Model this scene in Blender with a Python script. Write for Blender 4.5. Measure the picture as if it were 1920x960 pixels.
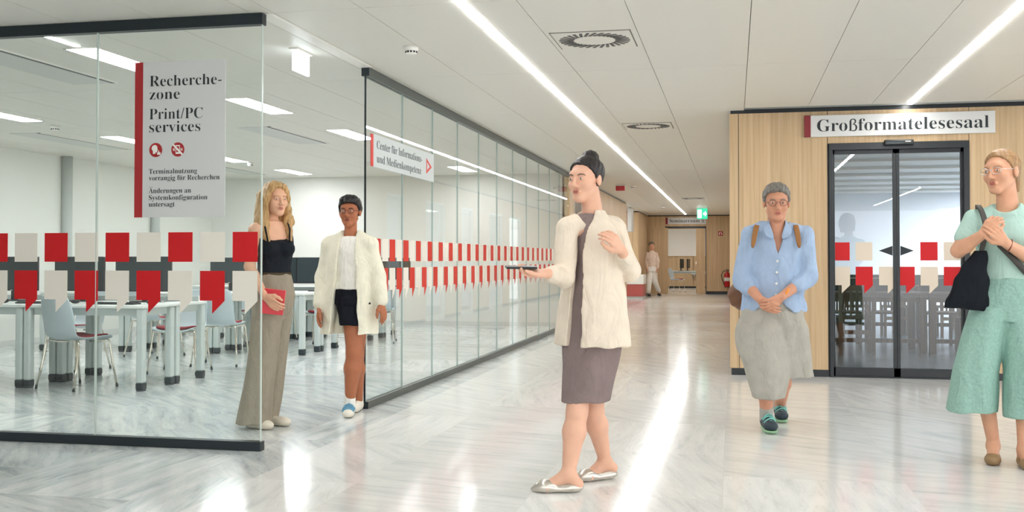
import bpy, bmesh, math, random
import numpy as np
from mathutils import Vector, Matrix

for o in list(bpy.data.objects):
    bpy.data.objects.remove(o)
S = bpy.context.scene
COL = S.collection
random.seed(7)
rng = np.random.default_rng(7)
PI = math.pi

# ------------------------------------------------------------------ camera, world, exposure
EYE = np.array([0.0, 0.0, 1.15])
FPX, YAW, PITCH, CYP = 1950.0, math.radians(12.042), math.radians(1.115), 449.0
cd = bpy.data.cameras.new('camera')
cd.sensor_width = 36.0
cd.lens = FPX / 1920 * 36.0
cd.shift_y = -(480 - CYP) / 1920
cd.clip_end = 200
cam = bpy.data.objects.new('camera', cd)
COL.objects.link(cam)
cam.location = EYE
cam.rotation_euler = (PI / 2 + PITCH, 0, YAW)
S.camera = cam

W = bpy.data.worlds.new('world')
S.world = W
W.use_nodes = True
W.node_tree.nodes['Background'].inputs[0].default_value = (0.96, 0.98, 1.0, 1)
W.node_tree.nodes['Background'].inputs[1].default_value = 2.1

STRIP_L = 30.0      # radiance of the corridor strips
PANEL_L = 29.0      # radiance of the ceiling panels in the research zone
READ_L = 90.0        # radiance of the added, unseen reading room panels
vs = S.view_settings
vs.view_transform = 'Standard'
vs.look = 'None'
vs.gamma = 1.0
vs.exposure = 0.57
vs.use_curve_mapping = False
try:
    S.cycles.max_bounces = 10
    S.cycles.diffuse_bounces = 5
    S.cycles.glossy_bounces = 5
    S.cycles.transparent_max_bounces = 40
    S.cycles.use_denoising = True
    S.cycles.sample_clamp_indirect = 6.0
except Exception:
    pass

H = 2.645           # ceiling height


# ------------------------------------------------------------------ helpers
def lin(c):
    return tuple(((v / 255) / 12.92 if v / 255 <= 0.04045 else ((v / 255 + 0.055) / 1.055) ** 2.4) for v in c) + (1.0,)


def mat(name, rgb, rough=0.5, metal=0.0, spec=0.5, noise=0.0, nscale=8.0, bump=0.0, bscale=60.0, stretch=(1, 1, 1), emit=None, estr=0.0):
    m = bpy.data.materials.new(name)
    m.use_nodes = True
    nt = m.node_tree
    p = nt.nodes['Principled BSDF']
    c = lin(rgb)
    p.inputs['Base Color'].default_value = c
    p.inputs['Roughness'].default_value = rough
    p.inputs['Metallic'].default_value = metal
    p.inputs['Specular IOR Level'].default_value = spec
    if emit is not None:
        p.inputs['Emission Color'].default_value = lin(emit)
        p.inputs['Emission Strength'].default_value = estr
    if noise > 0 or bump > 0:
        tc = nt.nodes.new('ShaderNodeTexCoord')
        mp = nt.nodes.new('ShaderNodeMapping')
        mp.inputs['Scale'].default_value = stretch
        nt.links.new(tc.outputs['Object'], mp.inputs['Vector'])
        if noise > 0:
            n = nt.nodes.new('ShaderNodeTexNoise')
            n.inputs['Scale'].default_value = nscale
            n.inputs['Detail'].default_value = 5
            nt.links.new(mp.outputs[0], n.inputs['Vector'])
            r = nt.nodes.new('ShaderNodeValToRGB')
            r.color_ramp.elements[0].position = 0.3
            r.color_ramp.elements[1].position = 0.7
            r.color_ramp.elements[0].color = tuple(v * (1 - noise) for v in c[:3]) + (1,)
            r.color_ramp.elements[1].color = tuple(min(1, v * (1 + noise)) for v in c[:3]) + (1,)
            nt.links.new(n.outputs['Fac'], r.inputs['Fac'])
            nt.links.new(r.outputs['Color'], p.inputs['Base Color'])
        if bump > 0:
            n2 = nt.nodes.new('ShaderNodeTexNoise')
            n2.inputs['Scale'].default_value = bscale
            n2.inputs['Detail'].default_value = 3
            nt.links.new(mp.outputs[0], n2.inputs['Vector'])
            b = nt.nodes.new('ShaderNodeBump')
            b.inputs['Strength'].default_value = bump
            b.inputs['Distance'].default_value = 0.01
            nt.links.new(n2.outputs['Fac'], b.inputs['Height'])
            nt.links.new(b.outputs['Normal'], p.inputs['Normal'])
    return m


def emis(name, rgb, strength):
    m = bpy.data.materials.new(name)
    m.use_nodes = True
    nt = m.node_tree
    nt.nodes.clear()
    e = nt.nodes.new('ShaderNodeEmission')
    e.inputs[0].default_value = lin(rgb)
    e.inputs[1].default_value = strength
    o = nt.nodes.new('ShaderNodeOutputMaterial')
    nt.links.new(e.outputs[0], o.inputs[0])
    return m


def glass(name, tint, refl=1.0):
    """architectural pane: clear transmission with a Schlick mirror reflection on both faces"""
    m = bpy.data.materials.new(name)
    m.use_nodes = True
    nt = m.node_tree
    nt.nodes.clear()
    t = nt.nodes.new('ShaderNodeBsdfTransparent')
    t.inputs[0].default_value = tint + (1,)
    g = nt.nodes.new('ShaderNodeBsdfGlossy')
    g.inputs['Roughness'].default_value = 0.0
    lw = nt.nodes.new('ShaderNodeLayerWeight')
    lw.inputs['Blend'].default_value = 0.5
    pw = nt.nodes.new('ShaderNodeMath')
    pw.operation = 'POWER'
    pw.inputs[1].default_value = 5.0
    nt.links.new(lw.outputs['Facing'], pw.inputs[0])
    ma = nt.nodes.new('ShaderNodeMath')
    ma.operation = 'MULTIPLY_ADD'
    ma.inputs[1].default_value = 0.96 * refl
    ma.inputs[2].default_value = 0.04 * refl
    nt.links.new(pw.outputs[0], ma.inputs[0])
    mx = nt.nodes.new('ShaderNodeMixShader')
    nt.links.new(ma.outputs[0], mx.inputs[0])
    nt.links.new(t.outputs[0], mx.inputs[1])
    nt.links.new(g.outputs[0], mx.inputs[2])
    o = nt.nodes.new('ShaderNodeOutputMaterial')
    nt.links.new(mx.outputs[0], o.inputs[0])
    return m


def wood(name, c1, c2, c3, rough=0.45, seam=0.0):
    """oak veneer: grain stretched along z, fine pores, faint joins between veneer leaves"""
    m = bpy.data.materials.new(name)
    m.use_nodes = True
    nt = m.node_tree
    p = nt.nodes['Principled BSDF']
    p.inputs['Roughness'].default_value = rough
    p.inputs['Specular IOR Level'].default_value = 0.35
    tc = nt.nodes.new('ShaderNodeTexCoord')
    mp = nt.nodes.new('ShaderNodeMapping')
    mp.inputs['Scale'].default_value = (26, 26, 0.55)
    nt.links.new(tc.outputs['Object'], mp.inputs['Vector'])
    n = nt.nodes.new('ShaderNodeTexNoise')
    n.inputs['Scale'].default_value = 1.6
    n.inputs['Detail'].default_value = 7
    n.inputs['Roughness'].default_value = 0.62
    nt.links.new(mp.outputs[0], n.inputs['Vector'])
    r = nt.nodes.new('ShaderNodeValToRGB')
    e = r.color_ramp.elements
    e[0].position = 0.28
    e[0].color = lin(c1)
    e[1].position = 0.75
    e[1].color = lin(c3)
    x = e.new(0.5)
    x.color = lin(c2)
    nt.links.new(n.outputs['Fac'], r.inputs['Fac'])
    mp2 = nt.nodes.new('ShaderNodeMapping')
    mp2.inputs['Scale'].default_value = (7, 7, 0.02)
    nt.links.new(tc.outputs['Object'], mp2.inputs['Vector'])
    n2 = nt.nodes.new('ShaderNodeTexNoise')
    n2.inputs['Scale'].default_value = 1.0
    n2.inputs['Detail'].default_value = 2
    nt.links.new(mp2.outputs[0], n2.inputs['Vector'])
    mr = nt.nodes.new('ShaderNodeMapRange')
    mr.inputs[1].default_value = 0.3
    mr.inputs[2].default_value = 0.7
    mr.inputs[3].default_value = 0.90
    mr.inputs[4].default_value = 1.06
    nt.links.new(n2.outputs['Fac'], mr.inputs[0])
    mu = nt.nodes.new('ShaderNodeMixRGB')
    mu.blend_type = 'MULTIPLY'
    mu.inputs[0].default_value = 1.0
    nt.links.new(r.outputs['Color'], mu.inputs[1])
    nt.links.new(mr.outputs[0], mu.inputs[2])
    nt.links.new(mu.outputs[0], p.inputs['Base Color'])
    return m


def marble(name, dark, mid, light, vein, tone_lo, rough):
    m = bpy.data.materials.new(name)
    m.use_nodes = True
    nt = m.node_tree
    L = nt.links.new
    N = nt.nodes.new
    p = nt.nodes['Principled BSDF']
    p.inputs['Roughness'].default_value = rough
    p.inputs['Specular IOR Level'].default_value = 0.5
    tc = N('ShaderNodeTexCoord')
    # slabs run along the corridor (y): rotate so that brick rows follow y
    mp = N('ShaderNodeMapping')
    mp.inputs['Rotation'].default_value = (0, 0, PI / 2)
    mp.inputs['Location'].default_value = (0.45, 0.06, 0)
    L(tc.outputs['Object'], mp.inputs['Vector'])
    br = N('ShaderNodeTexBrick')
    br.offset = 0.5
    br.inputs['Color1'].default_value = (0, 0, 0, 1)
    br.inputs['Color2'].default_value = (1, 1, 1, 1)
    br.inputs['Mortar'].default_value = (0.5, 0.5, 0.5, 1)
    br.inputs['Scale'].default_value = 1.0
    br.inputs['Mortar Size'].default_value = 0.0028
    br.inputs['Mortar Smooth'].default_value = 0.1
    br.inputs['Bias'].default_value = 0.0
    br.inputs['Brick Width'].default_value = 1.16
    br.inputs['Row Height'].default_value = 0.92
    L(mp.outputs[0], br.inputs['Vector'])
    # per-slab direction and offset of the veins
    sep = N('ShaderNodeSeparateColor')
    L(br.outputs['Color'], sep.inputs[0])
    ang = N('ShaderNodeMath')
    ang.operation = 'MULTIPLY_ADD'
    ang.inputs[1].default_value = 1.5
    ang.inputs[2].default_value = 0.15
    L(sep.outputs[0], ang.inputs[0])
    off = N('ShaderNodeMath')
    off.operation = 'MULTIPLY'
    off.inputs[1].default_value = 37.0
    L(sep.outputs[0], off.inputs[0])
    comb = N('ShaderNodeCombineXYZ')
    L(off.outputs[0], comb.inputs[0])
    L(off.outputs[0], comb.inputs[2])
    vr = N('ShaderNodeVectorRotate')
    vr.rotation_type = 'Z_AXIS'
    L(tc.outputs['Object'], vr.inputs['Vector'])
    L(ang.outputs[0], vr.inputs['Angle'])
    add = N('ShaderNodeVectorMath')
    add.operation = 'ADD'
    L(vr.outputs[0], add.inputs[0])
    L(comb.outputs[0], add.inputs[1])
    sc = N('ShaderNodeVectorMath')
    sc.operation = 'MULTIPLY'
    sc.inputs[1].default_value = (1.6, 13.0, 1)
    L(add.outputs[0], sc.inputs[0])
    n1 = N('ShaderNodeTexNoise')
    n1.inputs['Scale'].default_value = 1.0
    n1.inputs['Detail'].default_value = 8
    n1.inputs['Roughness'].default_value = 0.62
    n1.inputs['Distortion'].default_value = 0.35
    L(sc.outputs[0], n1.inputs['Vector'])
    r = N('ShaderNodeValToRGB')
    e = r.color_ramp.elements
    e[0].position = 0.30
    e[0].color = lin(dark)
    e[1].position = 0.62
    e[1].color = lin(light)
    x = e.new(0.44)
    x.color = lin(mid)
    L(n1.outputs['Fac'], r.inputs['Fac'])
    # thin dark veins
    n2 = N('ShaderNodeTexNoise')
    n2.inputs['Scale'].default_value = 1.7
    n2.inputs['Detail'].default_value = 6
    n2.inputs['Distortion'].default_value = 0.8
    L(sc.outputs[0], n2.inputs['Vector'])
    vb = N('ShaderNodeMath')
    vb.operation = 'SUBTRACT'
    vb.inputs[1].default_value = 0.5
    L(n2.outputs['Fac'], vb.inputs[0])
    va = N('ShaderNodeMath')
    va.operation = 'ABSOLUTE'
    L(vb.outputs[0], va.inputs[0])
    vm = N('ShaderNodeMapRange')
    vm.inputs[1].default_value = 0.0
    vm.inputs[2].default_value = 0.016
    vm.inputs[3].default_value = vein
    vm.inputs[4].default_value = 1.0
    L(va.outputs[0], vm.inputs[0])
    # slab tone
    tone = N('ShaderNodeMapRange')
    tone.inputs[3].default_value = tone_lo
    tone.inputs[4].default_value = 1.03
    L(sep.outputs[0], tone.inputs[0])
    m1 = N('ShaderNodeMath')
    m1.operation = 'MULTIPLY'
    L(vm.outputs[0], m1.inputs[0])
    L(tone.outputs[0], m1.inputs[1])
    mu = N('ShaderNodeMixRGB')
    mu.blend_type = 'MULTIPLY'
    mu.inputs[0].default_value = 1.0
    L(r.outputs['Color'], mu.inputs[1])
    L(m1.outputs[0], mu.inputs[2])
    mj = N('ShaderNodeMixRGB')
    mj.inputs[2].default_value = lin((222, 221, 216))
    L(br.outputs['Fac'], mj.inputs[0])
    L(mu.outputs[0], mj.inputs[1])
    L(mj.outputs[0], p.inputs['Base Color'])
    return m


M = {}
M['marble'] = marble('marble_grey', (168, 176, 178), (203, 209, 209), (228, 230, 228), 0.78, 0.78, 0.12)
M['marble_white'] = marble('marble_white', (206, 209, 209), (225, 226, 224), (235, 235, 232), 0.88, 0.92, 0.12)
M['lino'] = mat('reading_floor', (112, 124, 134), 0.25, noise=0.05, nscale=3)
M['cool_wall'] = mat('cool_white_wall', (232, 236, 240), 0.7, spec=0.2)
M['ceil'] = mat('ceiling_metal', (224, 222, 214), 0.42, spec=0.3)
M['ceil_gap'] = mat('ceiling_gap', (120, 118, 110), 0.8)
M['white_wall'] = mat('white_wall', (224, 224, 218), 0.7, spec=0.2)
M['grey_col'] = mat('column_grey', (182, 188, 184), 0.5)
M['oak'] = wood('oak_veneer', (186, 156, 120), (204, 175, 137), (215, 190, 155))
M['oak_dark'] = wood('oak_furniture', (74, 60, 44), (92, 76, 58), (110, 92, 70))
M['black'] = mat('black_metal', (24, 30, 34), 0.35, spec=0.5)
M['anthracite'] = mat('anthracite_rail', (34, 43, 48), 0.32, metal=0.3)
M['rail_grey'] = mat('rail_grey', (88, 96, 94), 0.35, metal=0.5)
M['glass'] = glass('clear_glass', (0.974, 0.992, 0.983))
M['glass_long'] = glass('clear_glass_long', (0.980, 0.994, 0.986), 0.7)
M['glass_dark'] = glass('door_glass', (0.93, 0.95, 0.955), 1.2)
M['seal'] = mat('pane_seal', (196, 208, 202), 0.2, spec=0.8)
M['seal_dark'] = mat('pane_seal_grey', (158, 176, 171), 0.25)
M['red_film'] = mat('red_film', (200, 24, 30), 0.45, spec=0.3)
M['red_film_r'] = mat('red_film_long', (206, 52, 40), 0.45, spec=0.3)
M['white_film'] = mat('cream_film', (232, 226, 214), 0.55, spec=0.3)
M['beige_film'] = mat('beige_film', (222, 208, 190), 0.55, spec=0.3)
M['sign_grey'] = mat('sign_silver', (206, 207, 206), 0.35, spec=0.4)
M['sign_silver'] = mat('sign_brushed', (214, 214, 212), 0.28, metal=0.0, spec=0.6)
M['sign_red'] = mat('sign_red', (166, 32, 36), 0.4)
M['sign_darkred'] = mat('sign_dark_red', (132, 22, 32), 0.4)
M['ink'] = mat('sign_ink', (26, 34, 38), 0.5)
M['ink_soft'] = mat('sign_ink_soft', (72, 82, 86), 0.5)
M['sign_pale'] = mat('sign_pale', (196, 203, 203), 0.5, spec=0.3)
M['white'] = mat('white_plastic', (238, 236, 230), 0.4)
M['eye_white'] = mat('eye_white', (206, 196, 188), 0.35)
M['light_grey'] = mat('light_grey', (205, 206, 202), 0.5)
M['strip'] = emis('strip_light', (252, 252, 252), STRIP_L)
M['panel'] = emis('panel_light', (250, 253, 255), PANEL_L)
M['fill_panel'] = emis('fill_panel_light', (252, 250, 246), 9.0)  # glow of the panels added for the seminar room and corridor recess
M['read_fill'] = emis('reading_fill_light', (244, 248, 255), READ_L)  # glow of the panels added to light the reading room
M['exit_white'] = emis('exit_light_white', (240, 252, 255), 2.6)
M['exit_green'] = emis('exit_light_green', (60, 200, 150), 1.1)
M['table_metal'] = mat('table_grey', (196, 206, 203), 0.4, noise=0.02)
M['table_top'] = mat('table_top', (226, 230, 226), 0.4)
M['foot'] = mat('table_foot', (40, 50, 54), 0.45)
M['chrome'] = mat('chrome', (216, 210, 196), 0.16, metal=1.0)
M['shell'] = mat('chair_shell', (188, 202, 206), 0.42, noise=0.02)
M['pad'] = mat('seat_pad', (142, 34, 44), 0.85, noise=0.08, nscale=60)
M['screen'] = mat('monitor_screen', (40, 52, 56), 0.3, spec=0.5)
M['bezel'] = mat('monitor_bezel', (20, 26, 28), 0.4)
M['keys'] = mat('keyboard_dark', (42, 50, 52), 0.5)
M['cable'] = mat('cable', (30, 34, 36), 0.5)
M['trough'] = mat('cable_trough', (170, 180, 178), 0.4)
M['alarm_red'] = mat('alarm_red', (170, 20, 30), 0.3)
M['ext_red'] = mat('extinguisher_red', (190, 24, 32), 0.25)
M['counter_red'] = mat('counter_red', (186, 92, 86), 0.4)


class MB:
    """collects shapes; build() links them as one mesh object"""

    def __init__(s):
        s.bm = bmesh.new()

    def box(s, x0, x1, y0, y1, z0, z1, mi=0, bev=0.0):
        r = bmesh.ops.create_cube(s.bm, size=1)
        vs_ = r['verts']
        for v in vs_:
            v.co = Vector(((x0 + x1) / 2 + v.co.x * (x1 - x0), (y0 + y1) / 2 + v.co.y * (y1 - y0), (z0 + z1) / 2 + v.co.z * (z1 - z0)))
        fs = {f for v in vs_ for f in v.link_faces}
        for f in fs:
            f.material_index = mi
        if bev > 0:
            es = {e for v in vs_ for e in v.link_edges}
            g = bmesh.ops.bevel(s.bm, geom=list(es), offset=bev, segments=2, affect='EDGES', profile=0.5)
            for f in g['faces']:
                f.material_index = mi
        return s

    def prism(s, pts, axis, d0, d1, mi=0):
        """polygon (a,b) extruded along axis 'x','y' or 'z' from d0 to d1"""
        def mk(a, b, d):
            return {'x': (d, a, b), 'y': (a, d, b), 'z': (a, b, d)}[axis]
        v0 = [s.bm.verts.new(mk(a, b, d0)) for a, b in pts]
        v1 = [s.bm.verts.new(mk(a, b, d1)) for a, b in pts]
        n = len(pts)
        fs = [s.bm.faces.new(v0), s.bm.faces.new(v1[::-1])]
        for i in range(n):
            fs.append(s.bm.faces.new((v0[i], v1[i], v1[(i + 1) % n], v0[(i + 1) % n])))
        for f in fs:
            f.material_index = mi
        return s

    def tube(s, pts, r, seg=10, mi=0, cap=True):
        pts = [Vector(p) for p in pts]
        rs = r if isinstance(r, (list, tuple)) else [r] * len(pts)
        rings = []
        up = Vector((0.13, 0.31, 0.94)).normalized()
        for i, p in enumerate(pts):
            t = (pts[min(i + 1, len(pts) - 1)] - pts[max(i - 1, 0)]).normalized()
            a = t.cross(up)
            if a.length < 1e-3:
                a = t.cross(Vector((1, 0, 0)))
            a.normalize()
            b = t.cross(a)
            rings.append([s.bm.verts.new(p + (a * math.cos(2 * PI * k / seg) + b * math.sin(2 * PI * k / seg)) * rs[i]) for k in range(seg)])
        for i in range(len(rings) - 1):
            for k in range(seg):
                f = s.bm.faces.new((rings[i][k], rings[i][(k + 1) % seg], rings[i + 1][(k + 1) % seg], rings[i + 1][k]))
                f.material_index = mi
                f.smooth = True
        if cap:
            for rg in (rings[0][::-1], rings[-1]):
                f = s.bm.faces.new(rg)
                f.material_index = mi
        return s

    def lathe(s, prof, c, seg=24, mi=0, axis='z'):
        """prof: (radius, height) pairs revolved about z through c"""
        rings = []
        for r, z in prof:
            rings.append([s.bm.verts.new((c[0] + r * math.cos(2 * PI * k / seg), c[1] + r * math.sin(2 * PI * k / seg), c[2] + z)) for k in range(seg)])
        for i in range(len(rings) - 1):
            for k in range(seg):
                f = s.bm.faces.new((rings[i][k], rings[i][(k + 1) % seg], rings[i + 1][(k + 1) % seg], rings[i + 1][k]))
                f.material_index = mi
                f.smooth = True
        for rg in (rings[0][::-1], rings[-1]):
            f = s.bm.faces.new(rg)
            f.material_index = mi
        return s

    def sphere(s, c, r, mi=0, seg=16):
        g = bmesh.ops.create_uvsphere(s.bm, u_segments=seg, v_segments=seg // 2 + 2, radius=1)
        rr = r if isinstance(r, (tuple, list)) else (r, r, r)
        for v in g['verts']:
            v.co = Vector((c[0] + v.co.x * rr[0], c[1] + v.co.y * rr[1], c[2] + v.co.z * rr[2]))
        for f in {f for v in g['verts'] for f in v.link_faces}:
            f.material_index = mi
            f.smooth = True
        return s

    def grid(s, P, mi=0, smooth=True):
        """P: list of rows of points"""
        V = [[s.bm.verts.new(p) for p in row] for row in P]
        for i in range(len(V) - 1):
            for k in range(len(V[0]) - 1):
                f = s.bm.faces.new((V[i][k], V[i][k + 1], V[i + 1][k + 1], V[i + 1][k]))
                f.material_index = mi
                f.smooth = smooth
        return s

    def build(s, name, mats, parent=None, normals=True):
        if normals:
            bmesh.ops.recalc_face_normals(s.bm, faces=s.bm.faces)
        me = bpy.data.meshes.new(name)
        s.bm.to_mesh(me)
        s.bm.free()
        for m in (mats if isinstance(mats, (list, tuple)) else [mats]):
            me.materials.append(m)
        o = bpy.data.objects.new(name, me)
        COL.objects.link(o)
        o.parent = parent
        return o


def tag(o, label=None, cat=None, group=None, kind=None):
    if label:
        o['label'] = label
    if cat:
        o['category'] = cat
    if group:
        o['group'] = group
    if kind:
        o['kind'] = kind
    return o


def thing(name, label, cat, loc=(0, 0, 0), rz=0.0, group=None, kind=None):
    o = bpy.data.objects.new(name, None)
    o.empty_display_size = 0.1
    COL.objects.link(o)
    o.location = loc
    o.rotation_euler = (0, 0, rz)
    return tag(o, label, cat, group, kind)


KIDS = {}


def copy_tree(o, parent=None):
    c = o.copy()
    COL.objects.link(c)
    if parent:
        c.parent = parent
    for ch in [x for x in bpy.data.objects if x.parent == o]:
        copy_tree(ch, c)
    return c


# ------------------------------------------------------------------ lettering (serif letters, converted to mesh)
def serif(sx):
    out = ''
    for ch in sx:
        if 'A' <= ch <= 'Z':
            out += chr(0x1D400 + ord(ch) - 65)
        elif 'a' <= ch <= 'z':
            out += chr(0x1D41A + ord(ch) - 97)
        elif '0' <= ch <= '9':
            out += chr(0x1D7CE + ord(ch) - 48)
        else:
            out += ch
    return out


TEXTCACHE = {}


def text_mesh(sx, off):
    c = bpy.data.curves.new('lettering', 'FONT')
    c.body = serif(sx)
    c.size = 1.0
    c.offset = off
    c.extrude = 0.0
    c.resolution_u = 3
    o = bpy.data.objects.new('lettering', c)
    COL.objects.link(o)
    bpy.context.view_layer.update()
    dg = bpy.context.evaluated_depsgraph_get()
    me = bpy.data.meshes.new_from_object(o.evaluated_get(dg), depsgraph=dg)
    bpy.data.objects.remove(o)
    n = len(me.vertices)
    co = np.zeros(n * 3)
    me.vertices.foreach_get('co', co)
    polys = [tuple(p.vertices) for p in me.polygons]
    bpy.data.meshes.remove(me)
    return co.reshape(-1, 3), polys


def ring_stroke(pts, ws):
    """polyline with a width per point -> quads"""
    V, F = [], []
    pts = np.array(pts, float)
    for i in range(len(pts)):
        t = pts[min(i + 1, len(pts) - 1)] - pts[max(i - 1, 0)]
        t /= np.hypot(*t) + 1e-9
        n = np.array([-t[1], t[0]]) * ws[i] / 2
        V += [(*(pts[i] + n), 0), (*(pts[i] - n), 0)]
    for i in range(len(pts) - 1):
        F.append((2 * i, 2 * i + 1, 2 * i + 3, 2 * i + 2))
    return np.array(V), F


def eszett():
    a = [(0.10, 0.02), (0.10, 0.50)]
    parts = [ring_stroke([(0.13, 0.0), (0.13, 0.5)], [0.10, 0.10]),
             ring_stroke([(0.03, 0.012), (0.24, 0.012)], [0.024, 0.024])]
    arch = [(0.13 + 0.0, 0.48)] + [(0.265 + 0.135 * math.cos(t), 0.53 + 0.135 * math.sin(t)) for t in np.linspace(PI, 0.0, 12)]
    parts.append(ring_stroke(arch, [0.10] + list(np.linspace(0.09, 0.05, 5)) + list(np.linspace(0.045, 0.085, 7))))
    bow1 = [(0.40, 0.53), (0.375, 0.46), (0.31, 0.40), (0.255, 0.365)]
    parts.append(ring_stroke(bow1, [0.085, 0.07, 0.04, 0.03]))
    bow2 = [(0.255, 0.375)] + [(0.30 + 0.145 * math.cos(t), 0.18 + 0.185 * math.sin(t)) for t in np.linspace(PI / 2, -PI / 2 - 0.5, 14)]
    parts.append(ring_stroke(bow2, [0.03, 0.035] + list(np.linspace(0.05, 0.10, 5)) + list(np.linspace(0.10, 0.04, 6)) + [0.05, 0.06]))
    V, F, n = [], [], 0
    for v, f in parts:
        V.append(v)
        F += [tuple(i + n for i in q) for q in f]
        n += len(v)
    return np.vstack(V), F


def line_mesh(sx, off=-0.004):
    """one line of lettering; umlauts are a base letter with two dots, the sharp s is drawn"""
    V, F, n, x = [], [], 0, 0.0
    base = {'ä': 'a', 'ö': 'o', 'ü': 'u', 'Ä': 'A', 'Ö': 'O', 'Ü': 'U'}
    run = ''
    segs = []
    for ch in sx:
        if ch == 'ß' or ch in base:
            if run:
                segs.append(('t', run))
                run = ''
            segs.append(('s', ch))
        else:
            run += ch
    if run:
        segs.append(('t', run))

    def put(v, f):
        nonlocal n
        V.append(v)
        F.extend(tuple(i + n for i in q) for q in f)
        n += len(v)

    def adv(sx_):
        v1, _ = cached(sx_ + '|')
        v2, _ = cached('|')
        return v1[:, 0].max() - v2[:, 0].max()

    def cached(t):
        if (t, off) not in TEXTCACHE:
            TEXTCACHE[(t, off)] = text_mesh(t, off)
        return TEXTCACHE[(t, off)]

    for kind, t in segs:
        if kind == 't':
            v, f = cached(t)
            put(v + np.array([x, 0, 0]), f)
            x += adv(t)
        elif t == 'ß':
            v, f = eszett()
            put(v * np.array([0.98, 1.0, 1]) + np.array([x, 0, 0]), f)
            x += 0.50
        else:
            b = base[t]
            v, f = cached(b)
            put(v + np.array([x, 0, 0]), f)
            x0, x1, top = v[:, 0].min(), v[:, 0].max(), v[:, 1].max()
            for k in (0.3, 0.7):
                cx = x + x0 + (x1 - x0) * k
                cy = top + 0.12
                ang = np.linspace(0, 2 * PI, 13)[:-1]
                dv = np.stack([cx + 0.05 * np.cos(ang), cy + 0.05 * np.sin(ang), 0 * ang], 1)
                put(dv, [tuple(range(12))])
            x += adv(b)
    return np.vstack(V), F


def lettering(name, lines, m, parent, plane, depth=0.002, off=-0.004):
    """lines: (string, x0, z0, size, target width or None); plane 'xz' faces -y, 'yz' faces +x. All lines of one sign panel in one mesh"""
    if len(lines) > 1:
        return [lettering(name, [l_], m, parent, plane, depth, off)[0] for l_ in lines]
    VV, FF, n = [], [], 0
    for sx, x0, z0, size, width in lines:
        v, f = line_mesh(sx, off)
        v = v.copy()
        v[:, 0] -= v[:, 0].min()
        kx = size if width is None else width / v[:, 0].max()
        P = np.zeros_like(v)
        if plane == 'xz':
            P[:, 0] = x0 + v[:, 0] * kx
            P[:, 2] = z0 + v[:, 1] * size
        else:
            P[:, 1] = x0 + v[:, 0] * kx
            P[:, 2] = z0 + v[:, 1] * size
        VV.append(P)
        FF += [tuple(i + n for i in q) for q in f]
        n += len(P)
    VV = np.vstack(VV)
    bm = bmesh.new()
    bv = [bm.verts.new(p) for p in VV]
    for q in FF:
        try:
            bm.faces.new([bv[i] for i in q])
        except ValueError:
            pass
    ext = bmesh.ops.extrude_face_region(bm, geom=list(bm.faces))
    dv = Vector((0, -depth, 0)) if plane == 'xz' else Vector((depth, 0, 0))
    for e_ in ext['geom']:
        if isinstance(e_, bmesh.types.BMVert):
            e_.co += dv
    mb = MB()
    mb.bm.free()
    mb.bm = bm
    return [mb.build(name, m, parent)]


# ------------------------------------------------------------------ the setting
FY = 10.643          # plane of the oak front with the sliding door
PX = -2.79           # plane of the glass line along the corridor
GY = 5.835           # plane of the glass facing the camera
EY = 35.3            # end of the corridor
tag(MB().box(-14, -2.48, -12, 46, -0.12, 0).build('floor', M['marble']), kind='structure')
tag(MB().box(-2.48, 9, -12, FY + 0.14, -0.12, 0).box(-2.48, 0.06, FY + 0.14, 46, -0.12, 0).build('floor_corridor', M['marble_white']), kind='structure')
tag(MB().box(0.06, 9, FY + 0.14, 30, -0.12, 0).build('floor_reading_room', M['lino']), kind='structure')

# metal ceiling: panels with open joints under a dark void
xs = [-9.5, -8.9, -8.3, -7.7, -7.1, -6.5, -5.9, -5.3, -4.7, -4.1, -3.5, -2.86, -2.72, -2.16, -1.578, -1.522, -1.221, -0.612, 0.106, 0.713, 1.30, 1.627, 1.683, 2.3, 2.9, 3.5, 4.1, 4.7, 5.3, 5.9]
ys = [-12] + [5.83 + 2.32 * k for k in range(-7, 14)] + [37.5, 40, 44]
mb = MB()
g = 0.0022
for i in range(len(xs) - 1):
    for k in range(len(ys) - 1):
        x0, x1, y0, y1 = xs[i], xs[i + 1], ys[k], ys[k + 1]
        if x0 > -0.1 and y0 > 10:
            continue
        if x0 > -0.1 and y1 > FY:
            y1 = FY
        if abs(x0 + 1.578) < 1e-6:
            continue
        if abs(x0 - 1.627) < 1e-6:
            continue
        mb.box(x0 + g, x1 - g, y0 + g, y1 - g, H, H + 0.02)
mb.box(-14, 6.5, -12, FY + 0.05, H + 0.06, H + 0.1, 1)
mb.box(-14, 0.0, FY, 46, H + 0.06, H + 0.1, 1)
tag(mb.build('ceiling', [M['ceil'], M['ceil_gap']]), kind='structure')


def wallbox(name, *b, m='white_wall'):
    return tag(MB().box(*b).build(name, M[m]), kind='structure')


wallbox('wall_left', -9.62, -9.5, -12, 17.9, 0, H + 0.1)
wallbox('wall_back', -9.6, -2.86, 17.72, 17.86, 0, H + 0.06)
mb = MB()
for yy in (13.37, 15.72):
    mb.lathe([(0.075, 0), (0.075, H)], (-9.44, yy, 0), 24)
tag(mb.build('trim_2', M['grey_col']), kind='structure')
tag(MB().box(-9.5, -2.9, 17.70, 17.72, 0, 0.07).box(-9.5, -9.48, 5, 17.7, 0, 0.07).build('baseboard_back', M['light_grey']), kind='structure')


def oak_wall(name, pieces, back=None):
    """veneer boards given as boxes, 6 mm dark joints between them"""
    mb_ = MB()
    for p in pieces:
        mb_.box(*p)
    if back:
        for b in back:
            mb_.box(*b, mi=1)
    return tag(mb_.build(name, [M['oak'], M['black']]), kind='structure')


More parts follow.
